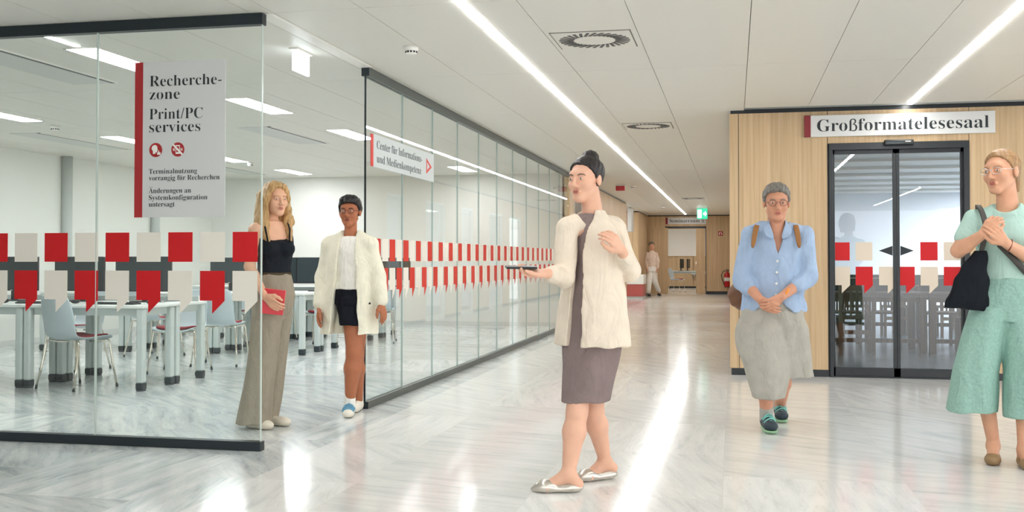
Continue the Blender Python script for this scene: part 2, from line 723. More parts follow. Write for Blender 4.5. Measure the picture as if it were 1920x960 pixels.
T = 0.10
DX0, DX1, DH = 0.917, 2.207, 2.292
ZT = 2.612
oak_wall('wall_front', [(-0.040, 0.046, FY, FY + T, 0.07, ZT), (0.052, 0.902, FY, FY + T, 0.07, ZT), (0.908, 2.206, FY, FY + T, DH, ZT),
                        (2.212, 3.4, FY, FY + T, 0.07, ZT), (3.406, 5.2, FY, FY + T, 0.07, ZT)],
         back=[(0.03, 0.917, FY + 0.02, FY + 0.09, 0.07, ZT), (2.209, 5.2, FY + 0.02, FY + 0.09, 0.07, ZT), (0.9, 2.25, FY + 0.02, FY + 0.09, DH + 0.01, ZT)])
tag(MB().box(-0.028, 0.91, FY + 0.005, FY + 0.1, 0, 0.07).box(2.21, 5.2, FY + 0.005, FY + 0.1, 0, 0.07).build('baseboard_front', M['black']), kind='structure')
tag(MB().box(-0.028, 5.2, FY + 0.004, FY + 0.1, ZT, H + 0.005).build('trim_1', M['black']), kind='structure')

# corridor side of the reading room: oak boards with tall glazed doors between
wy = [(16.17, 17.09), (18.39, 19.68), (20.9, 21.94), (23.44, 24.86), (25.66, 27.13)]
mb = MB()
edges = [FY + T] + [v for p in wy for v in p] + [EY + 0.3]
for k in range(0, len(edges), 2):
    y0, y1 = edges[k], edges[k + 1]
    n = max(1, round((y1 - y0) / 0.9))
    for j in range(n):
        mb.box(-0.040, 0.06, y0 + (y1 - y0) * j / n + 0.003, y0 + (y1 - y0) * (j + 1) / n - 0.003, 0.07, ZT)
for a, b in wy:
    mb.box(-0.040, 0.06, a, b, 2.25, ZT)
mb.box(-0.028, 0.06, FY + T, EY, 0, 0.07, 1)
mb.box(-0.028, 0.06, FY + T, EY, ZT, H + 0.01, 1)
tag(mb.build('wall_right', [M['oak'], M['black']]), kind='structure')
for k, (a, b) in enumerate(wy):
    w = thing('window_%d' % (k + 1), None, None, (0, (a + b) / 2, 0), kind='structure')
    hw = (b - a) / 2
    MB().box(-0.03, 0.03, -hw, -hw + 0.04, 0.07, 2.25).box(-0.03, 0.03, hw - 0.04, hw, 0.07, 2.25).box(-0.03, 0.03, -hw, hw, 2.21, 2.25).box(-0.03, 0.03, -hw, hw, 0.0, 0.08).build('window_frame', M['light_grey'], w)
    MB().box(-0.006, 0.006, -hw + 0.04, hw - 0.04, 0.08, 2.21).build('pane', M['glass'], w)

# oak wall that follows the glass line on the left
oak_wall('wall_corridor_left', [(PX - 0.10, PX + 0.03, 17.72 + 0.94 * k, 17.72 + 0.94 * k + 0.934, 0.07, ZT) for k in range(10)] + [(PX - 0.10, PX + 0.03, 27.12, 27.4, 0.07, ZT)],
         back=[(PX - 0.09, PX + 0.015, 17.73, 27.4, 0, 0.07), (PX - 0.09, PX + 0.015, 17.73, 27.4, ZT, H + 0.01), (PX - 0.09, PX + 0.01, 17.73, 27.39, 0.07, ZT)])
oak_wall('wall_corridor_far', [(-4.2, -3.06, 32.1, 32.2, 0.07, ZT), (-3.054, -2.87, 32.1, 32.2, 0.07, ZT), (-2.92, -2.86, 32.2, EY, 0.07, ZT)],
         back=[(-4.2, -2.88, 32.11, 32.19, ZT, H + 0.01), (-2.92, -2.87, 32.2, EY, ZT, H + 0.01), (-4.2, -2.88, 32.11, 32.19, 0, 0.07), (-2.92, -2.87, 32.2, EY, 0, 0.07), (-4.2, -2.89, 32.12, 32.18, 0.07, ZT)])
wallbox('wall_corridor_recess', -4.3, -4.2, 27.4, 32.2, 0, H + 0.05)

# end wall with the seminar room behind
SX0, SX1, SH = -2.24, -0.92, 2.20
oak_wall('wall_end', [(-2.93, -2.246, EY, EY + T, 2.22, ZT), (-2.24, -0.905, EY, EY + T, 2.27, ZT), (-0.899, -0.04, EY, EY + T, 0.10, ZT), (-2.93, -2.80, EY, EY + T, 0.07, 2.22)],
         back=[(-2.85, -0.03, EY + 0.01, EY + 0.09, ZT, H + 0.01), (-0.905, -0.04, EY + 0.02, EY + 0.09, 0, ZT), (-2.8, -0.9, EY + 0.02, EY + 0.09, 2.21, ZT)])
wallbox('wall_seminar_left', -5.1, -5.0, EY, 43, 0, H + 0.05, m='oak')
wallbox('wall_seminar_right', 0.0, 0.1, EY + 0.1, 43, 0, H + 0.05, m='oak')
tag(MB().box(-5, 0, 42.9, 43, 0.07, 1.33).box(-5, 0, 42.9, 43, 2.4, H + .05).box(-5, 0, 42.92, 43, 0, 0.07, 1).box(-1.62, -1.61, 42.88, 43, 0.1, 1.3, 1).build('wall_seminar_back', [M['oak'], M['black']]), kind='structure')

# glass line, reading room shell
RX1, RY1 = 7.4, 25.0
wallbox('wall_reading_back', 0.06, RX1, RY1, RY1 + 0.1, 0, 3.2, m='cool_wall')
wallbox('wall_reading_right', RX1, RX1 + 0.1, FY, RY1, 0, 3.2, m='cool_wall')
mb = MB()
y = FY + 0.15
while y < RY1:
    mb.box(0.06, RX1, y, y + 0.75, H, H + 0.04)
    y += 1.45
mb.box(0.06, RX1, FY + 0.1, RY1, H + 0.42, H + 0.5, 1)
mb.box(0.0, 0.06, FY + .1, RY1, H + .01, H + 0.5, 1)
mb.box(0.0, RX1, FY + .02, FY + .1, H + .01, H + 0.5, 1)
tag(mb.build('ceiling_reading_room', [M['ceil'], M['light_grey']]), kind='structure')

# ------------------------------------------------------------------ luminaires
def strip_light(label, x, y0, y1, w=0.048):
    t = thing('strip_light', label, 'ceiling light', (x, (y0 + y1) / 2, H if x < 3 else H - 0.036), group=None)
    h = (y1 - y0) / 2
    MB().box(-0.028, -0.0245, -h, h, -0.002, 0.03).box(0.0245, 0.028, -h, h, -0.002, 0.03).box(-0.028, 0.028, -h, h, 0.03, 0.035).build('housing', M['white'], t)
    MB().box(-w / 2, w / 2, -h + 0.003, h - 0.003, -0.006, 0.012).build('diffuser', M['strip'], t)
    return t


strip_light('long white light line in the ceiling running down the corridor to the end wall', -1.55, -8, EY - 0.6)
strip_light('white ceiling light line ending above the reading room name sign', 1.655, -1.5, 10.53)
strip_light('ceiling light line reflected as a slanting stroke in the sliding door glass', 3.7, -8, -1)

pl_ = [(-4.51, 6.53, 'ceiling light panel nearest the front glass, cut by the red edge of its sign'),
       (-4.51, 8.86, 'ceiling light panel just right of the tall sign, above the blonde woman'),
       (-4.46, 11.24, 'ceiling light panel touching the left end of the long glass wall'),
       (-4.43, 13.65, 'ceiling light panel behind the arrow sign on the long glass wall'),
       (-4.37, 16.07, 'small far ceiling light panel seen through the middle of the long glass wall'),
       (-7.40, 8.86, 'ceiling light panel at the left edge of the photo'),
       (-7.40, 11.28, 'ceiling light panel left of the red edge of the tall sign'),
       (-7.37, 13.66, 'short looking ceiling light panel right of the tall sign, level with its small print icons'),
       (-7.34, 16.05, 'farthest ceiling light panel above the head of the blonde woman')]
for x, y0, lab in pl_:
    t = thing('ceiling_light_panel', lab, 'ceiling light', (x, y0 + 0.51, H), group='rectangular light panels in the research zone ceiling')
    MB().box(-0.135, -0.122, -0.52, 0.52, -0.004, 0.02).box(0.122, 0.135, -0.52, 0.52, -0.004, 0.02).box(-0.135, 0.135, -0.52, -0.507, -0.004, 0.02).box(-0.135, 0.135, 0.507, 0.52, -0.004, 0.02).build('frame', M['white'], t)
    MB().box(-0.122, 0.122, -0.507, 0.507, -0.003, 0.015).build('diffuser', M['panel'], t)
t = thing('slim_light', 'short thin light line leading into the nearest panel behind the front glass', 'ceiling light', (-4.49, 6.17, H))
MB().box(-0.03, 0.03, -0.30, 0.30, -0.001, 0.01).build('housing', M['white'], t)
MB().box(-0.02, 0.02, -0.295, 0.295, -0.005, 0.001).build('diffuser', M['panel'], t)

cv = [(-5.29, 6.2, 7.87, 'long recessed ceiling air slot at upper left behind the front glass'),
      (-8.19, 10.8, 12.68, 'recessed ceiling air slot below the detector, left of the tall sign'),
      (-5.28, 10.82, 12.53, 'recessed ceiling air slot above the gap between the two glass walls'),
      (-8.19, 15.1, 16.9, 'far recessed ceiling air slot right of the tall sign'),
      (-5.28, 15.0, 16.8, 'far recessed ceiling air slot seen in the long glass wall')]
for x, y0, y1, lab in cv:
    t = thing('ceiling_air_slot', lab, 'air vent', (x, (y0 + y1) / 2, H), group='air slots in the research zone ceiling')
    h = (y1 - y0) / 2
    MB().box(-0.21, 0.17, -h, h, -0.004, 0.006).build('panel', M['light_grey'], t)
    MB().box(0.15, 0.20, -h, h, -0.0045, 0.006).build('slot', M['foot'], t)
    MB().box(0.20, 0.215, -h, h, -0.008, 0.006).build('rim', M['white'], t)

for k, (x, y, lab) in enumerate([(-0.92, 7.0, 'square ceiling air diffuser with radial black slots, nearest the camera'),
                                 (-0.93, 11.65, 'second square ceiling air diffuser, left of the oak front'),
                                 (-0.97, 25.7, 'far small ceiling air diffuser in front of the green exit light')]):
    t = thing('ceiling_diffuser', lab, 'air vent', (x, y, H), group='swirl air diffusers in the corridor ceiling')
    MB().box(-0.26, 0.26, -0.26, 0.26, -0.006, 0.004).build('plate', M['ceil'], t)
    MB().box(-0.268, 0.268, -0.268, -0.262, -0.004, 0.004).box(-0.268, 0.268, 0.262, 0.268, -0.004, 0.004).box(-0.268, -0.262, -0.268, 0.268, -0.004, 0.004).box(0.262, 0.268, -0.268, 0.268, -0.004, 0.004).build('rim', M['ceil_gap'], t)
    mbv = MB()
    for j in range(30):
        a = 2 * PI * j / 30
        d = a + 0.62
        p0 = Vector((0.145 * math.cos(a), 0.145 * math.sin(a)))
        dv = Vector((math.cos(d), math.sin(d)))
        nv = Vector((-dv.y, dv.x)) * 0.0105
        p1 = p0 + dv * 0.105
        mbv.prism([tuple(p0 - nv), tuple(p1 - nv), tuple(p1 + nv), tuple(p0 + nv)], 'z', -0.0085, -0.004)
    tag(mbv.build('slots', M['black'], t), 'radial black air slots')


def smoke(label, x, y):
    t = thing('smoke_detector', label, 'smoke detector', (x, y, H), group='smoke detectors')
    MB().lathe([(0.0, -0.052), (0.034, -0.052), (0.042, -0.046), (0.042, -0.030), (0.05, -0.022), (0.052, 0.0)], (0, 0, 0), 24).build('housing', M['white'], t)
    mb_ = MB()
    for j in range(12):
        a = 2 * PI * (j + .5) / 12
        c, s_ = math.cos(a), math.sin(a)
        mb_.prism([(0.043 * c - 0.007 * s_, 0.043 * s_ + 0.007 * c), (0.0435 * c + 0.007 * s_, 0.0435 * s_ - 0.007 * c), (0.036 * c + 0.006 * s_, 0.036 * s_ - 0.006 * c), (0.036 * c - 0.006 * s_, 0.036 * s_ + 0.006 * c)], 'z', -0.046, -0.032)
    mb_.build('vents', M['black'], t)


smoke('white smoke detector on the corridor ceiling above the gap between the glass walls', -2.21, 6.97)
smoke('smoke detector seen through the front glass at far left', -7.41, 10.27)
smoke('smoke detector seen just right of the tall sign', -7.28, 14.8)
smoke('far smoke detector on the ceiling near the seminar room', -1.96, 29.7)
smoke('smoke detector beside the red alarm on the ceiling', -1.98, 21.0)
t = thing('fire_alarm', 'small red alarm beacon hanging from the corridor ceiling', 'alarm', (-2.2, 20.66, H))
MB().box(-0.1, 0.1, -0.05, 0.05, -0.03, 0.0, bev=0.004).build('base', M['white'], t)
MB().box(-0.09, 0.09, -0.06, 0.045, -0.125, -0.03, bev=0.01).build('lens', M['alarm_red'], t)


def exit_light(label, x, y, rz, w, h, face):
    t = thing('exit_light', label, 'exit sign', (x, y, H), rz)
    MB().box(-w / 2, w / 2, -0.035, 0.035, -0.014, 0.0, bev=0.003).build('mount', M['white'], t)
    MB().box(-w / 2, w / 2, -0.008, 0.008, -h, -0.014).build('panel', M[face], t)
    return t


exit_light('bright white edge-lit exit light above the gap between the glass walls', -3.03, 6.95, PI / 2, 0.27, 0.16, 'exit_white')
t = exit_light('green and white exit light in front of the seminar room sign', -0.89, 30.5, 0.0, 0.30, 0.32, 'exit_green')
mb = MB()
mb.box(-0.13, -0.02, -0.012, -0.009, -0.29, -0.05)
mb.prism([(0.03, -0.2), (0.08, -0.2), (0.08, -0.25), (0.13, -0.17), (0.08, -0.09), (0.08, -0.14), (0.03, -0.14)], 'y', -0.012, -0.009)
mb.build('pictogram', M['exit_white'], t)


# ------------------------------------------------------------------ glass walls
def sq(x, w, z0, z1):
    return [(x, z0), (x + w, z0), (x + w, z1), (x, z1)]


def tail(x, w, z0=0.90, z1=1.082, z2=0.82):
    return [(x, z1), (x, z0), (x + w / 2, z0), (x + w / 2, z2), (x + w, z0), (x + w, z1)]


def clip(poly, a, b):
    """clip a polygon to a <= first coordinate <= b"""
    def half(P, f, edge):
        out = []
        for i in range(len(P)):
            p, q = P[i], P[(i + 1) % len(P)]
            if f(p[0]):
                out.append(p)
            if f(p[0]) != f(q[0]):
                t_ = (edge - p[0]) / (q[0] - p[0])
                out.append((edge, p[1] + t_ * (q[1] - p[1])))
        return out
    P = half(poly, lambda v: v >= a, a)
    return half(P, lambda v: v <= b, b) if P else P


pt = thing('glass_wall', 'clear glass wall facing the camera at left, under a dark top rail', 'glass wall', (-4.9, GY, 0))
ox = -4.9
MB().box(-7.2 - ox, PX + 0.008 - ox, -0.03, 0.03, 2.575, H - 0.002, bev=0.003).build('top_rail', M['anthracite'], pt)
MB().box(-7.2 - ox, PX + 0.008 - ox, -0.03, 0.03, 0, 0.056, bev=0.003).build('bottom_rail', M['anthracite'], pt)
pedge = [-7.2, -6.14, -5.025, -3.909, -2.797]
panes = []
for a, b in zip(pedge[:-1], pedge[1:]):
    panes.append((a, b, MB().box(a + 0.002 - ox, b - 0.002 - ox, -0.006, 0.006, 0.056, 2.575).build('glass_pane', M['glass'], pt)))
for a in pedge[1:-1]:
    MB().box(a - 0.0045 - ox, a + 0.0045 - ox, -0.007, 0.007, 0.056, 2.575).build('joint_seal', M['seal'], pt)
MB().box(-2.797 - ox, -2.791 - ox, -0.007, 0.007, 0.056, 2.575).build('glass_edge', M['seal'], pt)
for k in range(-3, 8):
    x = -4.4875 + 0.2154 * k
    for row in (0, 1):
        red = (k % 2 == 1) if row == 0 else (k % 2 == 0)
        poly = sq(x, 0.164, 1.137, 1.319) if row == 0 else tail(x, 0.164)
        for a, b, pane in panes:
            c = clip(poly, a + 0.003, b - 0.003)
            if len(c) >= 3 and max(p[0] for p in c) - min(p[0] for p in c) > 0.01:
                MB().prism([(p[0] - ox, p[1]) for p in c], 'y', -0.0072, -0.0061).build('red_sticker' if red else 'cream_sticker', M['red_film' if red else 'white_film'], pane)

pt2 = thing('glass_wall', 'long clear glass wall running down the corridor, with small arrow sign', 'glass wall', (PX, 12.65, 0))
oy = 12.65
Y0, NP, PW = 7.63, 11, 0.9136
Y1 = Y0 + NP * PW
MB().box(-0.03, 0.03, Y0 - oy, Y1 - oy, 2.575, H - 0.002, bev=0.003).build('top_rail', M['rail_grey'], pt2)
MB().box(-0.03, 0.03, Y0 - oy, Y1 - oy, 0, 0.056, bev=0.003).build('bottom_rail', M['rail_grey'], pt2)
MB().box(-0.031, 0.031, Y0 - 0.006 - oy, Y0 - oy, 2.575, H - 0.002).box(-0.031, 0.031, Y0 - 0.006 - oy, Y0 - oy, 0, 0.056).box(-0.007, 0.007, Y0 - 0.004 - oy, Y0 + 0.002 - oy, 0.056, 2.575).build('end_profile', M['anthracite'], pt2)
for k in range(NP):
    a, b = Y0 + k * PW, Y0 + (k + 1) * PW
    pane = MB().box(-0.006, 0.006, a + 0.002 - oy, b - 0.002 - oy, 0.056, 2.575).build('glass_pane', M['glass_long'], pt2)
    if k:
        MB().box(-0.007, 0.007, a - 0.0022 - oy, a + 0.0022 - oy, 0.056, 2.575).build('joint_seal', M['seal_dark'], pt2)
    for j in range(5):
        i = k * 5 + j
        y = Y0 + 0.02 + i * 0.1827
        red_t = i % 2 == 1
        MB().prism([(p[0] - oy, p[1]) for p in sq(y, 0.145, 1.137, 1.319)], 'x', 0.0061, 0.0072).build('red_sticker' if red_t else 'cream_sticker', M['red_film_r' if red_t else 'white_film'], pane)
        MB().prism([(p[0] - oy, p[1]) for p in tail(y, 0.145)], 'x', 0.0061, 0.0072).build('cream_sticker' if red_t else 'red_sticker', M['white_film' if red_t else 'red_film_r'], pane)
# strip in the ceiling bridging the opening
tag(MB().box(PX - 0.05, PX + 0.05, GY + 0.03, Y0, H - 0.006, H + 0.01).build('trim_3', M['white']), kind='structure')

# ------------------------------------------------------------------ signs
t = thing('sign', 'tall silver sign on the front glass with red edge and house rules text', 'sign', (-3.335, GY - 0.008, 1.9))
sx0, sy0 = -3.335, GY - 0.008
MB().box(-3.585 - sx0, -3.030 - sx0, -0.006, 0, 1.412 - 1.9, 2.376 - 1.9).build('board', M['sign_grey'], t)
MB().box(-3.640 - sx0, -3.585 - sx0, -0.007, 0, 1.412 - 1.9, 2.376 - 1.9).build('red_edge', M['sign_red'], t)


def sz(py):      # height on the sign for a line of the text
    return 2.376 - (py - 113.0) * (0.964 / 294.0) - 1.9


L0 = -3.540 - sx0
o = lettering('lettering', [('Recherche-', L0, sz(159.5), 0.098, 0.485), ('zone', L0, sz(184.5), 0.098, 0.205), ('Print/PC', L0, sz(222), 0.098, 0.36), ('services', L0, sz(246.5), 0.098, 0.345),
                            ('Terminalnutzung', L0, sz(325), 0.046, 0.325), ('vorrangig für Recherchen', L0, sz(337.5), 0.046, 0.475),
                            ('Änderungen an', L0, sz(361.5), 0.046, 0.285), ('Systemkonfiguration', L0, sz(374.5), 0.046, 0.395), ('untersagt', L0, sz(387), 0.046, 0.175)],
              M['ink'], t, 'xz', 0.0012, off=-0.012)
for o_ in (o if isinstance(o, list) else []):
    o_.location.y = -0.0062


def disc(mb_, cx, cz, r, y0, y1, mi=0, n=32, sx=1.0):
    mb_.prism([(cx + r * sx * math.cos(2 * PI * k / n), cz + r * math.sin(2 * PI * k / n)) for k in range(n)], 'y', y0, y1, mi)


c1, c2, cz = L0 + 0.045, L0 + 0.195, sz(280)
mb = MB()
disc(mb, c1, cz, 0.044, -0.0075, -0.006)
# head in profile with a hand at the mouth
mb.prism([(c1 - .028, cz + .008), (c1 - .024, cz + .022), (c1 - .012, cz + .031), (c1 + .002, cz + .030), (c1 + .011, cz + .020), (c1 + .012, cz + .006), (c1 + .016, cz - .002), (c1 + .011, cz - .004), (c1 + .010, cz - .014), (c1 - .002, cz - .016), (c1 - .003, cz - .024), (c1 - .018, cz - .024), (c1 - .018, cz - .008)], 'y', -0.0085, -0.0074, 1)
mb.prism([(c1 + .012, cz - .030), (c1 + .009, cz - .018), (c1 + .017, cz - .016), (c1 + .019, cz - .004), (c1 + .023, cz - .004), (c1 + .024, cz - .014), (c1 + .034, cz - .016), (c1 + .032, cz - .030)], 'y', -0.0085, -0.0074, 1)
mb.build('silence_symbol', [M['sign_red'], M['white']], t)
mb = MB()
disc(mb, c2, cz, 0.044, -0.0075, -0.006)
mb.prism([(c2 - .014, cz - .027), (c2 + .014, cz - .027), (c2 + .014, cz + .027), (c2 - .014, cz + .027)], 'y', -0.0083, -0.0074, 1)
mb.prism([(c2 - .010, cz - .016), (c2 + .010, cz - .016), (c2 + .010, cz + .020), (c2 - .010, cz + .020)], 'y', -0.0087, -0.0082, 0)
for sg in (-1, 1):
    for q in (0.020, 0.028):
        mb.prism([(c2 + sg * q, cz - .01), (c2 + sg * (q + .004), cz - .006), (c2 + sg * (q + .004), cz + .006), (c2 + sg * q, cz + .01)], 'y', -0.0083, -0.0074, 1)
mb.prism([(c2 - .036, cz + .028), (c2 - .028, cz + .036), (c2 + .036, cz - .028), (c2 + .028, cz - .036)], 'y', -0.0092, -0.0086, 1)
mb.build('phone_symbol', [M['sign_red'], M['white']], t)

t = thing('sign', 'small pale sign with red arrow on the near end of the long glass wall', 'sign', (PX + 0.008, 8.6, 2.0))
MB().box(0, 0.004, 7.78 - 8.6, 9.47 - 8.6, 1.885 - 2, 2.145 - 2).build('board', M['sign_pale'], t)
MB().box(0, 0.005, 7.725 - 8.6, 7.78 - 8.6, 1.885 - 2, 2.14 - 2).build('red_edge', M['red_film_r'], t)
o = lettering('lettering', [('Center für Informations-', 7.86 - 8.6, 2.035 - 2, 0.098, 1.23), ('und Medienkompetenz', 7.86 - 8.6, 1.925 - 2, 0.098, 1.20)], M['ink_soft'], t, 'yz', 0.0012, off=-0.010)
for o_ in (o if isinstance(o, list) else []):
    o_.location.x = 0.0042
mb = MB()
tri = [(9.225, 2.09), (9.395, 2.018), (9.225, 1.945)]
tin = [(9.247, 2.056), (9.338, 2.018), (9.247, 1.979)]
bm = mb.bm
for x in (0.0042, 0.0058):
    pass
va = [bm.verts.new((0.0045, p[0] - 8.6, p[1] - 2)) for p in tri]
vb = [bm.verts.new((0.0045, p[0] - 8.6, p[1] - 2)) for p in tin]
for i in range(3):
    bm.faces.new((va[i], va[(i + 1) % 3], vb[(i + 1) % 3], vb[i]))
ex = bmesh.ops.extrude_face_region(bm, geom=list(bm.faces))
for e_ in ex['geom']:
    if isinstance(e_, bmesh.types.BMVert):
        e_.co.x += 0.0012
mb.build('arrow', M['red_film_r'], t)

t = thing('sign', 'wide silver name sign with dark red end above the sliding door', 'sign', (1.565, FY - 0.002, 2.465))
MB().box(0.745 - 1.565, 2.438 - 1.565, -0.03, 0, 2.359 - 2.465, 2.570 - 2.465, bev=0.002).build('board', M['sign_silver'], t)
MB().box(0.686 - 1.565, 0.745 - 1.565, -0.03, 0, 2.359 - 2.465, 2.570 - 2.465, bev=0.002).build('red_end', M['sign_darkred'], t)
o = lettering('lettering', [('Großformatelesesaal', 0.806 - 1.565, 2.410 - 2.465, 0.172, 1.575)], M['ink'], t, 'xz', 0.002, off=-0.007)
for o_ in (o if isinstance(o, list) else []):
    o_.location.y = -0.0302

t = thing('sign', 'silver name sign with dark red end over the open seminar room doors', 'sign', (-1.57, EY - 0.002, 2.455))
MB().box(-2.17 + 1.57, -0.90 + 1.57, -0.03, 0, 2.345 - 2.455, 2.562 - 2.455, bev=0.002).build('board', M['sign_silver'], t)
MB().box(-2.243 + 1.57, -2.17 + 1.57, -0.03, 0, 2.345 - 2.455, 2.562 - 2.455, bev=0.002).build('red_end', M['sign_darkred'], t)
o = lettering('lettering', [('Seminarraum 5', -2.11 + 1.57, 2.40 - 2.455, 0.165, 1.13)], M['ink'], t, 'xz', 0.002, off=-0.004)
for o_ in (o if isinstance(o, list) else []):
    o_.location.y = -0.0302

# ------------------------------------------------------------------ sliding door
d = thing('door_1', None, None, ((DX0 + DX1) / 2, FY, 0), kind='structure')
dxc = (DX0 + DX1) / 2
MB().box(DX0 - dxc, DX0 + 0.035 - dxc, -0.02, 0.14, 0, DH, bev=0.002).box(DX1 - 0.05 - dxc, DX1 - dxc, -0.02, 0.14, 0, DH, bev=0.002).box(DX0 - dxc, DX1 - dxc, -0.025, 0.14, 2.225, DH, bev=0.002).box(DX0 - dxc, DX1 - dxc, 0, 0.14, 0, 0.012).build('door_frame', M['black'], d)
leaves = []
for a, b, in ((0.945, 1.546), (1.55, 2.165)):
    lf = MB().box(a - dxc, a + 0.028 - dxc, 0.03, 0.07, 0.012, 2.225).box(b - 0.028 - dxc, b - dxc, 0.03, 0.07, 0.012, 2.225).box(a - dxc, b - dxc, 0.03, 0.07, 0.012, 0.095).box(a - dxc, b - dxc, 0.03, 0.07, 2.188, 2.225).build('door_leaf', M['black'], d)
    MB().box(a + 0.028 - dxc, b - 0.028 - dxc, 0.045, 0.055, 0.095, 2.188).build('glass_pane', M['glass_dark'], lf)
    leaves.append((a + 0.028, b - 0.028, lf))
sts = [('r', sq(0.955, 0.158, 1.142, 1.321)), ('c', sq(1.168, 0.158, 1.142, 1.321)), ('c', tail(0.957, 0.158)), ('r', tail(1.168, 0.160)), ('c', tail(1.385, 0.160)),
       ('k', [(1.386, 1.238), (1.512, 1.190), (1.512, 1.285)]), ('k', [(1.585, 1.285), (1.585, 1.190), (1.708, 1.238)]),
       ('r', tail(1.556, 0.160)), ('r', sq(1.768, 0.158, 1.142, 1.321)), ('c', sq(1.98, 0.158, 1.142, 1.321)), ('c', tail(1.768, 0.160)), ('r', tail(1.98, 0.157))]
for k, poly in sts:
    for a, b, lf in leaves:
        c = clip(poly, a + 0.002, b - 0.002)
        if len(c) >= 3 and max(p[0] for p in c) - min(p[0] for p in c) > 0.02:
            MB().prism([(p[0] - dxc, p[1]) for p in c], 'y', 0.0435, 0.0448).build({'r': 'red_sticker', 'c': 'beige_sticker', 'k': 'black_arrow'}[k], M[{'r': 'red_film', 'c': 'beige_film', 'k': 'ink'}[k]], lf)
mb = MB().box(1.427 - dxc, 1.700 - dxc, -0.075, -0.02, 2.257, 2.310, bev=0.012)
sn = mb.build('motion_sensor', M['bezel'], d)
MB().box(1.45 - dxc, 1.60 - dxc, -0.078, -0.074, 2.268, 2.283).build('sensor_window', M['screen'], sn)
MB().box(1.62 - dxc, 1.67 - dxc, -0.077, -0.074, 2.285, 2.295).build('badge', M['light_grey'], sn)

# ------------------------------------------------------------------ seminar room doors
d = thing('door_2', None, None, (-1.58, EY, 0), kind='structure')
MB().box(-2.26 + 1.58, -2.235 + 1.58, -0.01, 0.10, 0, 2.2).box(-0.925 + 1.58, -0.90 + 1.58, -0.01, 0.10, 0, 2.26).box(-2.26 + 1.58, -0.90 + 1.58, -0.01, 0.10, 2.2, 2.262).build('door_frame', M['black'], d)
MB().box(-2.79 + 1.58, -2.16 + 1.58, -0.10, -0.05, 0.012, 2.22).build('door_leaf', M['oak'], d)
MB().box(-1.235 + 1.58, -0.94 + 1.58, -0.055, -0.01, 0.012, 2.19).build('door_leaf', M['oak'], d)
MB().box(-1.24 + 1.58, -1.23 + 1.58, -0.06, -0.055, 1.0, 1.1).build('door_handle', M['chrome'], d)

# things in and around the seminar room
for x, y, rz, lab in ((-2.2, 37.4, 0, 'front added fill light panel inside the seminar room, hidden by the door head'), (-2.2, 40.6, 0, 'rear added fill light panel inside the seminar room, hidden by the door head'), (-3.5, 29.8, PI / 2, 'added unseen fill light panel in the side recess of the corridor')):  # panels added out of view to brighten the seminar room and far corridor
    t = thing('ceiling_light_panel', lab, 'ceiling light', (x, y, H), rz)
    MB().box(-1.3, 1.3, -0.21, 0.21, -0.008, 0.012).build('housing', M['white'], t)
    MB().box(-1.28, 1.28, -0.19, 0.19, -0.012, -0.007).build('diffuser', M['fill_panel'], t)
t = thing('projection_screen', 'white projection surface on the back wall of the seminar room', 'screen', (-2, 42.82, 1.85))
MB().box(-2.5, 1.9, 0, 0.04, -0.52, 0.55).build('screen_surface', M['white'], t)
MB().box(-2.52, 1.92, -0.01, 0.045, -0.55, -0.52).build('lower_bar', M['white'], t)
t = thing('shelf_board', 'pale narrow ledge on the seminar room back wall', 'shelf', (-1.2, 42.8, 0.62))
MB().box(-0.5, 0.6, -0.15, 0.1, -0.06, 0.06).build('board', M['table_top'], t)
for q in (-0.4, 0.4):
    MB().box(q, q + 0.04, -0.1, 0.1, -0.15, -0.06).build('bracket', M['table_metal'], t)

t = thing('fire_extinguisher', 'red fire extinguisher on the floor by the end wall, half hidden by the oak corner', 'fire extinguisher', (-0.22, EY - 0.14, 0.22))
MB().lathe([(0.0, 0), (0.085, 0), (0.095, 0.02), (0.095, 0.40), (0.07, 0.47), (0.03, 0.50), (0.03, 0.53)], (0, 0, 0.02), 24).build('tank', M['ext_red'], t)
MB().lathe([(0.097, 0), (0.097, 0.02)], (0, 0, 0.02), 24).build('base_ring', M['black'], t)
MB().lathe([(0.0955, 0), (0.0955, 0.12)], (0, 0, 0.22), 24).build('label_band', M['white'], t)
MB().box(-0.02, 0.06, -0.02, 0.02, 0.55, 0.585, bev=0.006).box(-0.05, 0.05, -0.012, 0.012, 0.60, 0.615).build('valve', M['black'], t)
MB().tube([(-0.03, -0.02, 0.57), (-0.12, -0.05, 0.55), (-0.19, -0.05, 0.42), (-0.15, -0.04, 0.25), (-0.10, -0.03, 0.10)], 0.014, 8).build('hose', M['black'], t)
MB().box(-0.06, 0.06, 0.09, 0.14, 0.1, 0.4).build('wall_bracket', M['black'], t)
t = thing('fire_sign', 'small red extinguisher symbol sign on the oak end wall', 'sign', (-0.43, EY - 0.002, 2.02))
MB().box(-0.075, 0.075, -0.006, 0, -0.075, 0.075).build('board', M['alarm_red'], t)
MB().box(-0.05, -0.02, -0.008, -0.006, -0.05, 0.045).box(0.02, 0.045, -0.008, -0.006, -0.045, 0.02).box(-0.03, 0.035, -0.008, -0.006, 0.03, 0.045).build('pictogram', M['white'], t)

